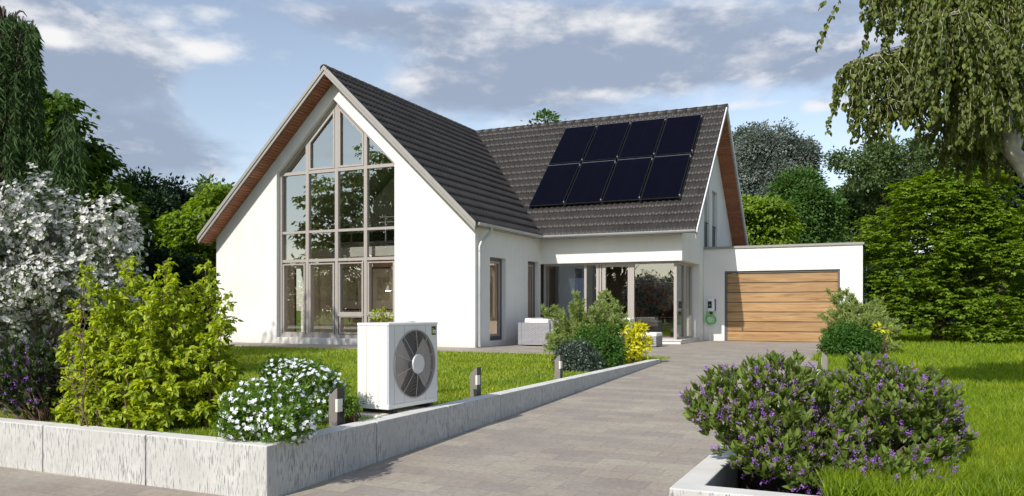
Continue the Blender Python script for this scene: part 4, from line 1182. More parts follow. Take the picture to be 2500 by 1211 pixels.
# ---- white blossom tree ----------------------------------------------
def flowers(P, O, petals, L, W, tilt=.35):
    Ps, As, Ns = [], [], []
    n = len(P); O = norm(O); S = norm(np.cross(O, rdir(n))); T = np.cross(O, S)
    a0 = rng.uniform(0, 6.28, n)
    for j in range(petals):
        a = (a0 + j * 2 * PI / petals)[:, None]
        Ps.append(P); As.append(np.cos(a) * S + np.sin(a) * T + tilt * O); Ns.append(O)
    Ps, As, Ns = map(np.concatenate, (Ps, As, Ns))
    return leafgeo(Ps, As, Ns, L * np.tile(rng.uniform(.8, 1.2, n), petals), W, 'ovate', .05, .05)

def vjoin(parts):
    Vs, Fs, b = [], [], 0
    for V, F in parts:
        Vs.append(V); Fs.append(F + b); b += len(V)
    return np.concatenate(Vs), np.concatenate(Fs)

def blossom_tree():
    d = 12.2
    root = ground(105, d)
    t = empty('blossom_tree', tuple(root), 'flowering tree thick with white blossom at the left', 'tree')
    blobs = [(90, 500, 62, 75, d, .8), (40, 560, 90, 95, d, .9), (140, 580, 90, 90, d, .9), (270, 545, 62, 66, d, .6), (310, 600, 42, 66, d, .5), (230, 620, 70, 80, d, .7), (30, 680, 110, 100, d, .9), (150, 690, 110, 80, d - .3, .8), (280, 690, 60, 70, d, .6), (10, 790, 80, 70, d - .3, .7), (-60, 640, 90, 160, d, .9)]
    P, O = crown(blobs, 1050, .5, .25)
    k = 8; Pc = np.repeat(P, k, 0) + rdir(len(P) * k) * .13 * rng.random((len(P) * k, 1)); Oc = norm(np.repeat(O, k, 0) + .8 * rdir(len(P) * k) + np.array([0, -.25, .35]))
    V, F = flowers(Pc, Oc, 5, .041, .038)
    npmesh('blossom', V, F, LM['white'], t)
    Q, A, N, LL = spray(P, O, 7, .16, .3, .08, .04, 'blob')
    leaves('foliage', Q, A, N, LL, LL * .5, LM['blossomleaf'], t)
    paths = []
    for k_ in range(6):
        a = rng.normal(0, .3); b0 = root + np.array([rng.normal(0, .12), rng.normal(0, .12), 0])
        top = AT(rng.uniform(20, 280), rng.uniform(560, 680), d)
        tp = curve_pts(b0, top, n=9, wob=.05, sag=.0)
        paths.append((tp, np.linspace(.06, .015, 9)))
        for _ in range(14):
            c = P[rng.integers(len(P))]
            s = tp[rng.integers(3, 9)]
            if np.linalg.norm(c - s) < 1.6: paths.append((curve_pts(s, c, n=6, wob=.03), np.linspace(.018, .004, 6)))
    tubes('trunk', paths, M['twiggrey'], t, 6)
blossom_tree()

# ---- tall yellow green shrub ------------------------------------------
def yellow_green():
    d = 7.25
    t = empty('leafy_shrub', tuple(ground(350, d)), 'tall yellow green leafy shrub of upright stems behind the front wall', 'shrub')
    Ps, As, Ns, Ls, paths = [], [], [], [], []
    stems = [(205, 640, 200), (320, 632, 300), (270, 700, 255), (400, 640, 395), (450, 690, 440), (508, 645, 495), (540, 720, 500), (170, 800, 215), (360, 720, 350), (235, 760, 240), (480, 780, 470), (300, 800, 310), (420, 800, 410), (180, 900, 230), (520, 860, 500)]
    for (tx, ty, bx) in stems:
        for rep in range(2):
            dd = d + rng.uniform(-.35, .45)
            b0 = AT(bx, HY, dd); b0[2] = G
            top = AT(tx + rng.normal(0, 14), ty + rep * rng.uniform(10, 60), dd + rng.uniform(-.1, .1))
            n = 16
            pts = curve_pts(b0, top, n=n, wob=.012)
            paths.append((pts, np.linspace(.0085, .0025, n)))
            Hs = top[2] - b0[2]
            for z in np.arange(.06, 1.0, .028 / max(Hs, .3) * 1.0):
                i = min(int(z * (n - 1)), n - 2); p = pts[i] * (1 - (z * (n - 1) - i)) + pts[i + 1] * (z * (n - 1) - i)
                ln_ = (.28 * (1 - z) ** .6 + .05) * rng.uniform(.6, 1.15)
                a = rng.uniform(0, 2 * PI); h = np.array([math.cos(a), math.sin(a), .25]); tip = p + h * ln_
                if rng.random() < .35: paths.append((np.stack([p, (p + tip) / 2 + [0, 0, .01], tip]), np.array([.004, .003, .0015])))
                m = int(8 + ln_ * 80)
                f = rng.random((m, 1)) ** .6
                Ps.append(p + (tip - p) * f + rdir(m) * .02); a2 = rdir(m) * .75 + h * .6 + np.array([0, 0, -.25]); As.append(a2); Ns.append(UP * 1.1 + .45 * rdir(m) + np.array([0, -.35, 0])); Ls.append(rng.uniform(.036, .076, m) * (1.1 - .3 * z))
    P, A, N, L = map(np.concatenate, (Ps, As, Ns, Ls))
    ok = (P[:, 1] > 4.86) & (P[:, 2] > G + .04); P, A, N, L = P[ok], A[ok], N[ok], L[ok]
    leaves('foliage', P, A, N, L, L * .62, LM['hedge'], t, 'ovate', droop=.25)
    tubes('stem', paths, M['twig'], t, 5)
yellow_green()

# ---- purple flowering shrubs ------------------------------------------
def purple_shrub(label, root, blobs, n, kleaf, L, mleaf, nfl, fd=.4, nl=90):
    root = np.asarray(root, float)
    t = empty('flowering_shrub', tuple(root), label, 'shrub', 'purple flowering shrubs')
    P, O = crown(blobs, n, .62, .2)
    m = n * kleaf
    Oc = np.repeat(O, kleaf, 0); Pc = np.repeat(P, kleaf, 0)
    ax = norm(Oc * .7 + UP * .9)
    A = ax + .62 * rdir(m); Q = Pc + rdir(m) * .012
    LL = L * rng.uniform(.65, 1.2, m)
    leaves('foliage', Q, A, ax + .3 * rdir(m), LL, LL * .44, mleaf, t, 'ovate', fold=.22, droop=.05)
    sel = rng.choice(n, nfl, replace=False)
    k = 26; Pf = np.repeat(P[sel], k, 0); ax = np.repeat(norm(O[sel] + UP * .8 + .4 * rdir(nfl)), k, 0)
    s = rng.random((nfl * k, 1))
    Pf = Pf + ax * (.01 + .085 * s) * (L / .075) + rdir(nfl * k) * .020 * (1.1 - .7 * s) * (L / .075)
    V, F = leafgeo(Pf, rdir(nfl * k), rdir(nfl * k), .011 * (L / .075), .011 * (L / .075), 'diamond', .3, .3)
    npmesh('blossom', V, F, LM['flowerp'], t)
    paths = []
    for i in rng.choice(n, min(nl, n), replace=False):
        c = P[i]; mid = root + (c - root) * .45 + np.array([rng.normal(0, .05), rng.normal(0, .05), -.05])
        paths.append((np.stack([root + rdir(1)[0] * .015, root + (mid - root) * .5 + rdir(1)[0] * .02, mid, mid + (c - mid) * .5 + rdir(1)[0] * .025, c]), np.linspace(.011, .0025, 5)))
    tubes('stem', paths, M['twig'], t, 5)
d = 5.3
purple_shrub('wide purple flowering shrub overhanging the corner planter at the lower right', np.array([*(AT(2010, HY, 5.3)[:2]), -.05]),
             [(1850, 985, 150, 100, d, .40), (1900, 925, 75, 55, d, .3), (1760, 1000, 85, 62, d, .3), (1960, 1040, 130, 90, d - .1, .4), (1880, 1090, 115, 75, d - .2, .35), (2130, 1000, 140, 105, d, .42), (2210, 980, 110, 75, d, .35), (2250, 1040, 90, 90, d, .3), (2110, 1110, 160, 65, d - .25, .35), (2240, 1125, 80, 60, d - .2, .3), (1990, 1125, 120, 45, d - .3, .3), (2200, 1165, 100, 42, 4.72, .16), (2040, 1165, 120, 36, 4.8, .16), (1890, 1135, 70, 34, 4.95, .2)],
             2100, 7, .064, LM['purple'], 760, nl=130)
d = 7.6
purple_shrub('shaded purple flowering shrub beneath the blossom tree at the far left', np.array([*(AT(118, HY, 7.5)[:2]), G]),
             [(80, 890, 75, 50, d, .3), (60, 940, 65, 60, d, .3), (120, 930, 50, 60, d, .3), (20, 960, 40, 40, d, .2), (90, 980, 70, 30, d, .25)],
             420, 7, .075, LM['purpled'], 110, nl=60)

# ---- small white flowered shrubs --------------------------------------
def star_shrub(label, root, blobs, n, nfl):
    root = np.asarray(root, float)
    t = empty('flowering_shrub', tuple(root), label, 'shrub', 'white star flowered shrubs')
    P, O = crown(blobs, n, .45, .15)
    k = 9; m = n * k
    Oc = np.repeat(O, k, 0)
    leaves('foliage', np.repeat(P, k, 0) + rdir(m) * .03, Oc * .6 + UP * .4 + rdir(m), Oc + .5 * rdir(m), rng.uniform(.03, .07, m), .015, LM['small'], t)
    Pf, Of = crown(blobs, nfl, .93, .15)
    V, F = flowers(Pf + Of * .01, norm(Of + .7 * rdir(nfl) + np.array([.1, -.5, .3])), 5, .021, .016, .15)
    npmesh('blossom', V, F, LM['white2'], t)
    paths = []
    for i in rng.choice(n, 70, replace=False):
        c = P[i]; paths.append((curve_pts(root + rdir(1)[0] * [.05, .05, 0], c, n=5, wob=.012), np.linspace(.006, .002, 5)))
    tubes('stem', paths, M['twig'], t, 4)
star_shrub('white star flowered shrub in the corner of the wall, the nearer of the two', ground(665, 6.35), [(650, 1000, 105, 68, 6.35, .32), (600, 1030, 62, 45, 6.3, .25), (700, 1030, 75, 45, 6.2, .25), (715, 990, 42, 40, 6.4, .2)], 900, 560)
star_shrub('white star flowered shrub beside the heat pump, the farther of the two', ground(750, 7.5), [(735, 930, 88, 48, 7.5, .28), (690, 908, 50, 34, 7.5, .22), (800, 955, 42, 48, 7.5, .16), (775, 995, 52, 34, 7.35, .15)], 800, 520)

# ---- bush group at the driveway end -----------------------------------
def wispy(label, root, tips, d, m, L, W, n_side=38, group=None, name='wispy_shrub'):
    root = np.asarray(root, float)
    t = empty(name, tuple(root), label, 'shrub', group)
    Ps, As, Ns, paths = [], [], [], []
    for (px, py, dd) in tips:
        for rep in range(4):
            tip = AT(px + rng.normal(0, 12), py + abs(rng.normal(0, 16)), d + dd + rng.normal(0, .12))
            pts = curve_pts(root + rdir(1)[0] * [.15, .15, 0], tip, n=9, sag=.05, wob=.02)
            paths.append((pts, np.linspace(.010, .0025, 9)))
            for _ in range(n_side // 4):
                f = rng.uniform(.25, .97); i = min(int(f * 8), 7); p = pts[i] + (pts[i + 1] - pts[i]) * (f * 8 - i)
                dr = norm(pts[8] - pts[4] + rdir(1)[0] * .7 * np.linalg.norm(pts[8] - pts[4]))
                ln_ = rng.uniform(.15, .45) * (1.25 - f)
                e = p + dr * ln_; paths.append((np.stack([p, e]), np.array([.003, .0012])))
                k = 24; s = rng.random((k, 1)); Ps.append(p + (e - p) * s); As.append(dr + .9 * rdir(k)); Ns.append(rdir(k))
    P, A, N = map(np.concatenate, (Ps, As, Ns))
    LL = L * rng.uniform(.7, 1.3, len(P)); leaves('foliage', P, A, N, LL, W, m, t)
    tubes('stem', paths, M['twig'], t, 4)
    return t
def bush(label, root, blobs, n, k, cr, L, W, m, group=None, name='round_bush', shape='diamond', style='blob'):
    t = empty(name, tuple(root), label, 'bush', group)
    P, O = crown(blobs, n, .6, .15)
    Q, A, N, LL = spray(P, O, k, cr, .3, L, W, style)
    leaves('foliage', Q, A, N, LL, LL * (W / L), m, t, shape)
    paths = [(curve_pts(np.asarray(root) + rdir(1)[0] * [.05, .05, 0], P[i], n=5, wob=.02), np.linspace(.012, .003, 5)) for i in rng.choice(n, min(50, n), replace=False)]
    tubes('stem', paths, M['twig'], t, 4)
    return t
wispy('tall wispy willow leaved shrub in front of the terrace', ground(1440, 16.2), [(1350, 735, .2), (1405, 715, 0), (1400, 770, .2), (1470, 712, .1), (1455, 745, -.1), (1500, 735, 0), (1520, 770, .1), (1370, 800, .2), (1430, 750, 0), (1500, 790, -.1), (1345, 825, .1), (1480, 770, 0), (1420, 800, -.2), (1460, 800, -.3)], 16.2, LM['wispy'], .075, .018, 110)
bush('fresh green rounded bush in the middle of the bush group', ground(1470, 15.3), [(1460, 840, 58, 48, 15.2), (1480, 870, 45, 35, 15.0), (1430, 860, 45, 35, 15.3)], 420, 20, .10, .05, .03, LM['lush'])
bush('dark green low round bush behind the third bollard', ground(1400, 14.2), [(1402, 868, 50, 34, 14.2), (1430, 885, 40, 24, 14.0), (1380, 885, 30, 24, 14.1)], 420, 20, .08, .045, .026, LM['deep'])
bush('bright yellow leaved shrub at the end of the driveway wall', ground(1545, 16.3), [(1530, 850, 34, 38, 16.2), (1560, 830, 26, 32, 16.2), (1520, 810, 20, 24, 16.2), (1565, 848, 18, 22, 16.1), (1558, 805, 12, 16, 16.2)], 95, 9, .09, .105, .05, LM['gold'], name='golden_shrub', shape='ovate')
# right hand bush at the garage
wispy('wispy pale shrub at the right corner of the garage', ground(2100, 19.6), [(2030, 760, .3), (2060, 735, .2), (2062, 700, .3), (2110, 740, .2), (2140, 725, .3), (2150, 760, .1), (2165, 780, 0), (2010, 800, .1), (2120, 770, -.2), (2180, 800, 0), (2160, 830, -.2), (2090, 720, .2)], 19.6, LM['wispy'], .085, .021, 110)
bush('fresh green rounded bush in front of the garage corner', ground(2060, 18.6), [(2065, 828, 50, 40, 18.6), (2100, 838, 46, 34, 18.5), (2040, 845, 32, 26, 18.4)], 480, 22, .11, .055, .034, LM['lush'])
bush('small yellow leaved shrub poking out right of the garage bush', ground(2160, 18.8), [(2155, 815, 22, 22, 18.8, .15), (2140, 850, 22, 14, 18.6, .15)], 8, 5, .10, .12, .05, LM['gold'], name='golden_shrub', shape='ovate')
bush('little dark green plant between the white flowers and the heat pump', ground(858, 7.3), [(856, 985, 20, 16, 7.3, .08), (850, 1000, 14, 10, 7.2, .06)], 60, 8, .04, .035, .02, LM['small'], name='small_plant')
bush('thin yellow green plant sticking up behind the heat pump', ground(935, 9.6), [(930, 775, 26, 16, 9.6, .1), (925, 810, 26, 20, 9.6, .1)], 60, 6, .05, .04, .022, LM['hedge'], name='small_plant')

# ---- overhanging birch at the upper right ------------------------------
def birch():
    d = 9.0
    root = ground(2640, d)
    t = empty('birch_tree', tuple(root), 'birch with drooping leafy strands hanging in from the upper right', 'birch tree')
    L = []
    def limb(pts, r0, r1):
        p = np.array([AT(*q) for q in pts]); n = len(p)
        tt = np.linspace(0, n - 1, (n - 1) * 4 + 1); i = np.minimum(tt.astype(int), n - 2); f = (tt - i)[:, None]
        f = f * f * (3 - 2 * f) * .4 + f * .6
        pp = p[i] * (1 - f) + p[i + 1] * f
        L.append((pp, np.linspace(r0, r1, len(pp))))
        return pp
    limb([(2640, 900, d), (2560, 500, d), (2495, 400, d), (2470, 370, d), (2458, 310, d), (2450, 180, d + .1), (2430, 20, d + .2), (2400, -150, d + .2)], .115, .05)
    limb([(2470, 375, d), (2500, 300, d + .2), (2530, 100, d + .3), (2560, -100, d + .4)], .07, .04)
    H = []
    H.append(limb([(2450, 200, d + .1), (2380, 150, d), (2290, 130, d - .1), (2230, 118, d - .2), (2170, 125, d - .3), (2110, 148, d - .35), (2085, 160, d - .4)], .035, .008))
    H.append(limb([(2290, 130, d - .1), (2240, 180, d - .3), (2200, 220, d - .4), (2140, 260, d - .4)], .02, .005))
    H.append(limb([(2440, 60, d + .2), (2340, 0, d), (2240, -40, d - .1), (2150, -50, d - .2), (2100, -20, d - .3)], .04, .01))
    H.append(limb([(2430, 20, d + .2), (2330, -80, d + .5), (2200, -100, d + .6)], .04, .01))
    H.append(limb([(2520, 150, d + .3), (2440, 155, d - .3), (2390, 170, d - .5), (2375, 200, d - .5)], .025, .006))
    H.append(limb([(2450, 180, d + .1), (2400, 60, d - .5), (2330, 30, d - .8), (2270, 50, d - .9)], .03, .006))
    H.append(limb([(2530, 100, d + .3), (2480, -20, d - .4), (2380, -60, d - .6), (2260, -60, d - .6)], .03, .008))
    H.append(limb([(2458, 300, d), (2400, 330, d + .3), (2350, 300, d + .5), (2310, 260, d + .5)], .02, .005))
    H.append(limb([(2530, 100, d + .3), (2490, 200, d + .8), (2420, 230, d + .9), (2350, 210, d + .8)], .025, .006))
    H.append(limb([(2405, -110, d + .2), (2350, -190, d + .1), (2270, -200, d), (2200, -160, d)], .03, .008))
    H.append(limb([(2400, -130, d + .2), (2430, -240, d + .2), (2500, -260, d + .3), (2560, -200, d + .3)], .03, .008))
    H.append(limb([(2555, -80, d + .4), (2630, -160, d + .3), (2720, -140, d + .2), (2780, -80, d + .2)], .03, .008))
    H.append(limb([(2545, 0, d + .35), (2640, -40, d + .1), (2730, 10, d), (2790, 80, d)], .03, .008))
    Ps, As, Ns, pp = [], [], [], []
    # (limb, number of strands, min and max strand length in m, range on the limb)
    plan = [(0, 130, .2, .80, .15, 1.0), (1, 70, .15, .5, .1, 1.0), (2, 96, .2, .70, .1, .9), (3, 60, .4, 1.0, .1, .8), (4, 96, .3, .85, .1, 1), (5, 110, .3, 1.1, .1, 1.0), (6, 90, .4, 1.2, .1, 1.0), (7, 84, .2, .66, .1, 1.0), (8, 120, .3, .75, .1, 1.0), (9, 50, .3, .5, 0, .6), (10, 60, .3, .8, 0, 1), (11, 70, .4, 1.1, 0, 1), (12, 80, .5, 1.3, .05, 1)]
    for (h, cnt, l0, l1, f0, f1) in plan:
        h = H[h]
        for _ in range(cnt):
            f = rng.uniform(f0, f1) * (len(h) - 1); i = min(int(f), len(h) - 2); p = h[i] + (h[i + 1] - h[i]) * (f - i)
            out = np.array([rng.normal(0, 1), rng.normal(0, 1), 0]) * .22
            ln_ = rng.uniform(l0, l1) * (1 - .45 * (f / (len(h) - 1)) * 0)
            n = 9; tt = np.linspace(0, 1, n)
            pts = p + out * np.sqrt(tt)[:, None] + UP * (.10 * np.sin(tt * PI) * (1 - tt) - ln_ * tt ** 1.25)[:, None] + rng.normal(0, .01, (n, 3))
            pp.append((pts, np.linspace(.0045, .0015, n)))
            m = int(ln_ / .0135)
            f = .06 + .94 * rng.random(m); j = np.minimum((f * (n - 1)).astype(int), n - 2); fr = (f * (n - 1) - j)[:, None]
            q_ = pts[j] * (1 - fr) + pts[j + 1] * fr + rdir(m) * .012
            ax = rng.uniform(0, 2 * PI, m)
            Ps.append(q_); As.append(np.stack([np.cos(ax) * .6, np.sin(ax) * .6, np.full(m, -.9)], -1)); Ns.append(np.stack([np.cos(ax), np.sin(ax), np.full(m, .6)], -1) + .5 * rdir(m))
    P, A, N = map(np.concatenate, (Ps, As, Ns))
    LL = rng.uniform(.045, .08, len(P))
    leaves('foliage', P, A, N, LL, LL * .78, LM['birch'], t, 'ovate', droop=.12)
    tubes('trunk', L + pp, M['barkbirch'], t, 6)
birch()

# ---- trees of the neighbourhood behind the camera, mirrored in the glass; two dark ones added to shade the left edge
tree('chestnut_tree', 'big chestnut standing across the street, mirrored in the gable window', 'tree', (-30, -9, ST), [],
     0, 0, 0, 0, 0, None, 0, 0) if False else None
def worldtree(name, label, root, blobs, n, k, cr, L, W, m, tr, th, style='layer', palm=0):
    t = empty(name, tuple(root), label, 'tree')
    Ps, Os = [], []
    tot = sum(b[3] * b[4] * b[5] for b in blobs)
    for b in blobs:
        kk = int(n * b[3] * b[4] * b[5] / tot) + 1; u = rdir(kk); r = (.5 + .5 * rng.random((kk, 1)) ** .6) * (1 + .22 * np.sin(6 * u[:, :1] + b[0]) * np.sin(7 * u[:, 2:] + b[1]))
        Ps.append(np.array(b[:3]) + u * r * np.array(b[3:6])); Os.append(u)
    P, O = np.concatenate(Ps), np.concatenate(Os)
    Q, A, N, LL = spray(P, O, k, cr, .3, L, W, style, palm)
    leaves('foliage', Q, A, N, LL, LL * W / L, m, t)
    tubes('trunk', boughs(root, th, P, tr, 40), M['bark'], t, 6)
worldtree('chestnut_tree', 'big spreading tree across the street, mirrored in the gable window', (-32.5, -6, ST),
          [(-33, -6, 8.2, 4.0, 3.5, 3.2), (-29.6, -6, 10.0, 2.4, 2.5, 2.2), (-31, -6, 12.2, 1.8, 2, 1.6), (-36, -6, 6.5, 2.6, 2.5, 2.5), (-28.6, -6, 6.6, 2.6, 2.5, 2.6), (-37.5, -6, 9.5, 1.6, 1.6, 1.2), (-33, -6, 4.5, 5, 3, 2.5)],
          820, 22, .62, .34, .22, LM['mirror'], .4, 10)
worldtree('broadleaf_tree', 'dark tree added left of the camera to shade the blossom tree', (-15.6, .6, G),
          [(-15.2, .4, 6.3, 2.4, 1.8, 2.1), (-16.8, .6, 5.0, 1.8, 1.8, 1.8), (-14.6, .4, 8.6, 1.4, 1.5, 1.2)],
          300, 26, .5, .22, .14, LM['dark'], .2, 6, 'blob')
worldtree('broadleaf_tree', 'tall dark tree added left of the camera to shade the willow', (-22, 1.5, G),
          [(-21.0, 1.5, 6.4, 3.4, 2.4, 2.6), (-19.6, 1.5, 5.0, 2.4, 2.2, 2.2), (-23.5, 2, 5.5, 2.8, 2.2, 2.6)],
          620, 26, .62, .28, .18, LM['dark'], .3, 9, 'blob')
for i_, (x_, h_, lab_) in enumerate([(-52, 5.2, 'tall hedge across the street, farthest left stretch'), (-40, 4.2, 'tall hedge across the street, behind the mirrored tree'), (-28, 4.6, 'hedge across the street facing the house front'), (-16, 3.8, 'hedge across the street opposite the driveway'), (-4, 4.8, 'hedge across the street behind the camera'), (8, 4.2, 'hedge across the street, right stretch')]):
    worldtree('hedge', lab_, (x_, -20, ST), [(x_, -20, h_ * .5, 7, 1.6, h_ * .55)], 330, 26, .75, .34, .22, LM['dark' if i_ % 2 else 'olive'], .15, 2, 'blob')

# ------------------------------------------------------------------ grass
def grass(name, label, P, H, Wd, mt='grass'):
    n = len(P); a = rng.uniform(0, 2 * PI, n); S = np.stack([np.cos(a), np.sin(a), np.zeros(n)], -1)
    b = rng.uniform(0, 2 * PI, n); lean = np.stack([np.cos(b), np.sin(b), np.zeros(n)], -1) * (rng.uniform(.1, .75, n) * H)[:, None]
    W = (Wd * rng.uniform(.7, 1.3, n))[:, None]; H = H[:, None]
    V = np.stack([P - S * W, P + S * W, P + lean * .35 + UP * H * .55 + S * W * .8, P + lean * .35 + UP * H * .55 - S * W * .8, P + lean + UP * H], 1).reshape(-1, 3)
    i = np.arange(n)[:, None] * 5
    o = npmesh(name, V, [i + np.array([[0, 1, 2, 3]]), i + np.array([[3, 2, 4]])], LM[mt])
    o['kind'] = 'stuff'; o['label'] = label; o['category'] = 'grass'
def scatter(n, px0, px1, d0, d1, ok):
    """denser towards the near edge"""
    u = rng.random(n); d = 1 / (1 / d0 + (1 / d1 - 1 / d0) * u)
    px = rng.uniform(px0, px1, n)
    P = np.array([0, 0, EYE]) + d[:, None] * (FW + ((px - CX) / F0)[:, None] * RT); P[:, 2] = G
    k = ok(P); return P[k], d[k]
P, D = scatter(330000, -150, 1640, 5.2, 30, lambda P: (P[:, 0] < -4.34) & (P[:, 1] > 4.8) & (P[:, 1] < 18.08) & (P[:, 0] > -30))
grass('grass', 'short sunlit grass of the left lawn in front of the gable', P, rng.uniform(.035, .075, len(P)) * (1 + .25 * (D < 9)), .0022 + .00033 * D)
P, D = scatter(280000, 1640, 2650, 4.6, 45, lambda P: (((P[:, 0] > -.95) & (P[:, 1] > 5.95)) | ((P[:, 0] > -.30) & (P[:, 1] > 4.8)) | ((P[:, 1] > 18.1) & (P[:, 0] > -1.45))) & (P[:, 1] < 60))
P2, D2 = scatter(55000, 1700, 2650, 4.3, 9, lambda P: ((P[:, 0] > -.30) & (P[:, 1] > 4.8)) | ((P[:, 0] > -.95) & (P[:, 1] > 5.95)))
P, D = np.concatenate([P, P2]), np.concatenate([D, D2])
bad = (P[:, 0] > -6) & (P[:, 0] < -.6) & (P[:, 1] > 28.35) & (P[:, 1] < 35.6)
P, D = P[~bad], D[~bad]
grass('grass', 'long sunlit grass of the right lawn beside the driveway', P, rng.uniform(.06, .14, len(P)) * (1 + .45 * (D < 8)), .0024 + .00034 * D, 'grass2')

# ------------------------------------------------------------------ sky, sun, camera
SUN = Vector((-.19, -1.0, .73)).normalized()
elev = math.asin(SUN.z)
w = bpy.data.worlds.new('World'); bpy.context.scene.world = w; w.use_nodes = True
nt = w.node_tree; ns = nt.nodes; ln = nt.links; ns.clear()
out = node(ns, 'ShaderNodeOutputWorld'); bgn = node(ns, 'ShaderNodeBackground'); bgn.inputs['Strength'].default_value = .10
sky = node(ns, 'ShaderNodeTexSky', sky_type='NISHITA'); sky.sun_disc = False; sky.sun_elevation = elev
sky.sun_rotation = math.atan2(SUN.x, SUN.y); sky.air_density = 1.0; sky.dust_density = .6; sky.ozone_density = 1.2
tc = node(ns, 'ShaderNodeTexCoord')
def math_(op, a, b=None, c=None, clamp=False):
    n = ns.new('ShaderNodeMath'); n.operation = op; n.use_clamp = clamp
    for i, v in enumerate((a, b, c)):
        if v is None: continue
        if isinstance(v, (int, float)): n.inputs[i].default_value = v
        else: ln.new(v, n.inputs[i])
    return n.outputs[0]
def dot(v):
    n = ns.new('ShaderNodeVectorMath'); n.operation = 'DOT_PRODUCT'; ln.new(tc.outputs['Generated'], n.inputs[0]); n.inputs[1].default_value = tuple(v); return n.outputs['Value']
dr, dfw, dz = dot(RT), dot(FW), dot(UP)
az = math_('ARCTAN2', dr, dfw)
el_ = math_('ARCSINE', dz)
def pxdir(px, py):
    a = math.atan((px - CX) / F0); return a, math.atan((HY - py) / F0 * math.cos(a))
def blob(px, py, rx, ry, s):
    a, e = pxdir(px, py); sa, se = rx / F0, ry / F0
    x = math_('MULTIPLY', math_('SUBTRACT', az, a), 1 / sa); y = math_('MULTIPLY', math_('SUBTRACT', el_, e), 1 / se)
    r2 = math_('ADD', math_('MULTIPLY', x, x), math_('MULTIPLY', y, y))
    return math_('MULTIPLY', math_('EXPONENT', math_('MULTIPLY', r2, -1)), s)
# cloud fields: a wide one of soft grey banks and streaks
soft = [(330, 370, 340, 75, .42), (120, 220, 260, 120, .30), (60, 60, 260, 90, .30), (420, 120, 170, 45, .16), (1400, 160, 420, 90, .40), (1150, 230, 200, 70, .22), (1750, 160, 420, 60, .30), (1800, 40, 500, 45, .26), (1150, 60, 420, 50, .22), (1500, 285, 260, 30, .2), (870, 60, 200, 60, .16), (2050, 250, 120, 26, .2), (330, 460, 260, 26, .1),
        (640, 230, 150, 100, -.30), (640, 90, 90, 40, -.12), (1950, 330, 240, 60, -.35), (200, 440, 60, 30, -.1), (860, 160, 120, 60, -.14)]
acc = None
for b in soft:
    v = blob(*b); acc = v if acc is None else math_('ADD', acc, v)
# noise on a high flat layer (streaks towards the horizon) and on the direction itself (puffs)
zc = math_('ADD', math_('MAXIMUM', dz, 0.0), .12)
cmb = node(ns, 'ShaderNodeCombineXYZ'); ln.new(math_('DIVIDE', dr, zc), cmb.inputs[0]); ln.new(math_('DIVIDE', dfw, zc), cmb.inputs[1])
nA = node(ns, 'ShaderNodeTexNoise'); nA.inputs['Scale'].default_value = 1.5; nA.inputs['Detail'].default_value = 9; nA.inputs['Roughness'].default_value = .62; nA.inputs['Distortion'].default_value = .35
ln.new(cmb.outputs[0], nA.inputs['Vector'])
def noiseB(shift):
    mp = node(ns, 'ShaderNodeMapping'); mp.inputs['Scale'].default_value = (6.5, 6.5, 15); mp.inputs['Location'].default_value = (2.3, 1.1, shift)
    ln.new(tc.outputs['Generated'], mp.inputs['Vector'])
    n = node(ns, 'ShaderNodeTexNoise'); n.inputs['Scale'].default_value = 1; n.inputs['Detail'].default_value = 10; n.inputs['Roughness'].default_value = .58; n.inputs['Distortion'].default_value = .25
    ln.new(mp.outputs[0], n.inputs['Vector']); return n.outputs['Fac']
nB, nB2 = noiseB(0.0), noiseB(.28)
dens = math_('ADD', math_('ADD', math_('MULTIPLY', nA.outputs['Fac'], .55), math_('MULTIPLY', nB, .55)), acc)
mask = node(ns, 'ShaderNodeMapRange'); mask.interpolation_type = 'SMOOTHSTEP'
mask.inputs['From Min'].default_value = .62; mask.inputs['From Max'].default_value = .92; mask.inputs['To Max'].default_value = .93
ln.new(dens, mask.inputs['Value'])
lit = node(ns, 'ShaderNodeMapRange'); lit.interpolation_type = 'SMOOTHSTEP'
lit.inputs['From Min'].default_value = -.02; lit.inputs['From Max'].default_value = .13
# upper edges of the banks catch the light, thick parts stay grey
edge = math_('SUBTRACT', nB, nB2)
thick = math_('MULTIPLY', math_('SUBTRACT', dens, .78), -.35)
ln.new(math_('ADD', edge, thick), lit.inputs['Value'])
ccol = ns.new('ShaderNodeMix'); ccol.data_type = 'RGBA'
SC = 8.8
ccol.inputs['A'].default_value = (.33 * SC, .395 * SC, .52 * SC, 1); ccol.inputs['B'].default_value = (.70 * SC, .72 * SC, .78 * SC, 1)
ln.new(lit.outputs[0], ccol.inputs['Factor'])
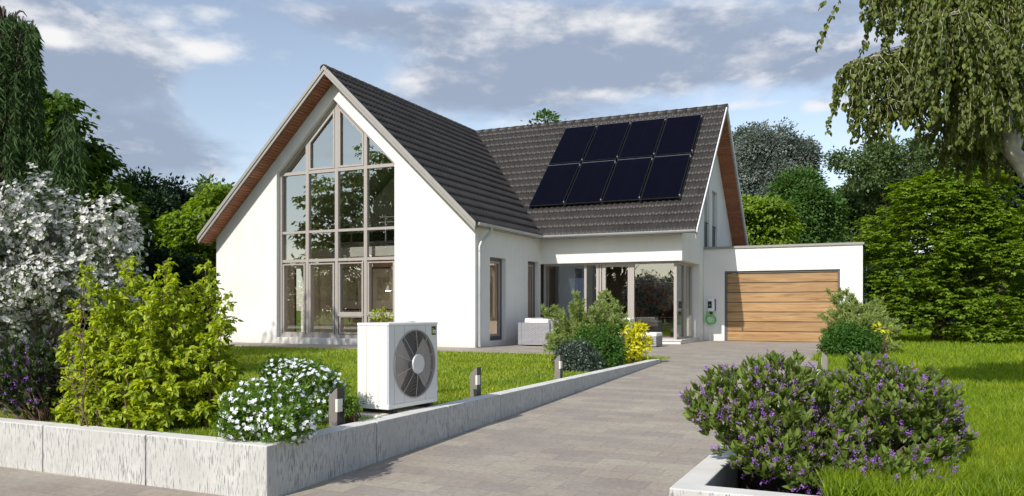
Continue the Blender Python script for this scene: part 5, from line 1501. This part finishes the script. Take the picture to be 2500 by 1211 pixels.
# a few bright cumulus puffs
puffs = [(415, 118, 135, 34, .34), (500, 125, 60, 24, .26), (508, 35, 44, 24, .36), (120, 90, 40, 22, .34), (2060, 255, 70, 20, .34), (1985, 262, 34, 12, .26), (70, 20, 150, 30, .24), (200, 110, 60, 24, .2), (400, 50, 30, 22, .2), (1000, 200, 80, 40, .27), (1250, 30, 140, 40, .27), (1850, 255, 200, 14, .24), (1230, 300, 110, 18, .26), (1420, 70, 180, 40, .27), (1700, 50, 200, 40, .22), (1500, 230, 260, 22, .22), (1150, 110, 120, 30, .18), (1800, 140, 200, 30, .16)]
pacc = None
for b in puffs:
    v = blob(*b); pacc = v if pacc is None else math_('ADD', pacc, v)
mpP = node(ns, 'ShaderNodeMapping'); mpP.inputs['Scale'].default_value = (13, 13, 30); ln.new(tc.outputs['Generated'], mpP.inputs['Vector'])
nP = node(ns, 'ShaderNodeTexNoise'); nP.inputs['Scale'].default_value = 1; nP.inputs['Detail'].default_value = 9; nP.inputs['Roughness'].default_value = .6; ln.new(mpP.outputs[0], nP.inputs['Vector'])
pm = node(ns, 'ShaderNodeMapRange'); pm.interpolation_type = 'SMOOTHSTEP'; pm.inputs['From Min'].default_value = .58; pm.inputs['From Max'].default_value = 1.04
ln.new(math_('ADD', math_('MULTIPLY', nP.outputs['Fac'], 1.05), pacc), pm.inputs['Value'])
hs = node(ns, 'ShaderNodeHueSaturation'); hs.inputs['Saturation'].default_value = .74; hs.inputs['Value'].default_value = 1.42
ln.new(sky.outputs[0], hs.inputs['Color'])
m1 = ns.new('ShaderNodeMix'); m1.data_type = 'RGBA'; ln.new(mask.outputs[0], m1.inputs['Factor']); ln.new(hs.outputs[0], m1.inputs['A']); ln.new(ccol.outputs['Result'], m1.inputs['B'])
m2 = ns.new('ShaderNodeMix'); m2.data_type = 'RGBA'; ln.new(pm.outputs[0], m2.inputs['Factor']); ln.new(m1.outputs['Result'], m2.inputs['A']); m2.inputs['B'].default_value = (.90 * SC, .90 * SC, .91 * SC, 1)
ln.new(m2.outputs['Result'], bgn.inputs['Color']); ln.new(bgn.outputs[0], out.inputs[0])

sd = bpy.data.lights.new('sun', 'SUN'); sd.energy = 4.0; sd.angle = math.radians(.6); sd.color = (1.0, .95, .87)
so = bpy.data.objects.new('sun', sd); C.objects.link(so); so.rotation_euler = (-SUN).to_track_quat('-Z', 'Y').to_euler()

cd = bpy.data.cameras.new('camera'); cam = bpy.data.objects.new('camera', cd); C.objects.link(cam)
cam.location = (0, 0, EYE); cam.rotation_euler = (PI / 2, 0, TH)
cd.sensor_width = 36; cd.lens = F0 / 2500 * 36; cd.shift_y = (HY - 605.5) / 2500; cd.clip_end = 2000; cd.clip_start = .05
sc = bpy.context.scene; sc.camera = cam
sc.render.resolution_x, sc.render.resolution_y = 1024, 496
sc.view_settings.view_transform = 'Standard'; sc.view_settings.look = 'None'; sc.view_settings.exposure = .23; sc.view_settings.gamma = 1
sc.cycles.transparent_max_bounces = 24; sc.cycles.max_bounces = 8; sc.cycles.diffuse_bounces = 4
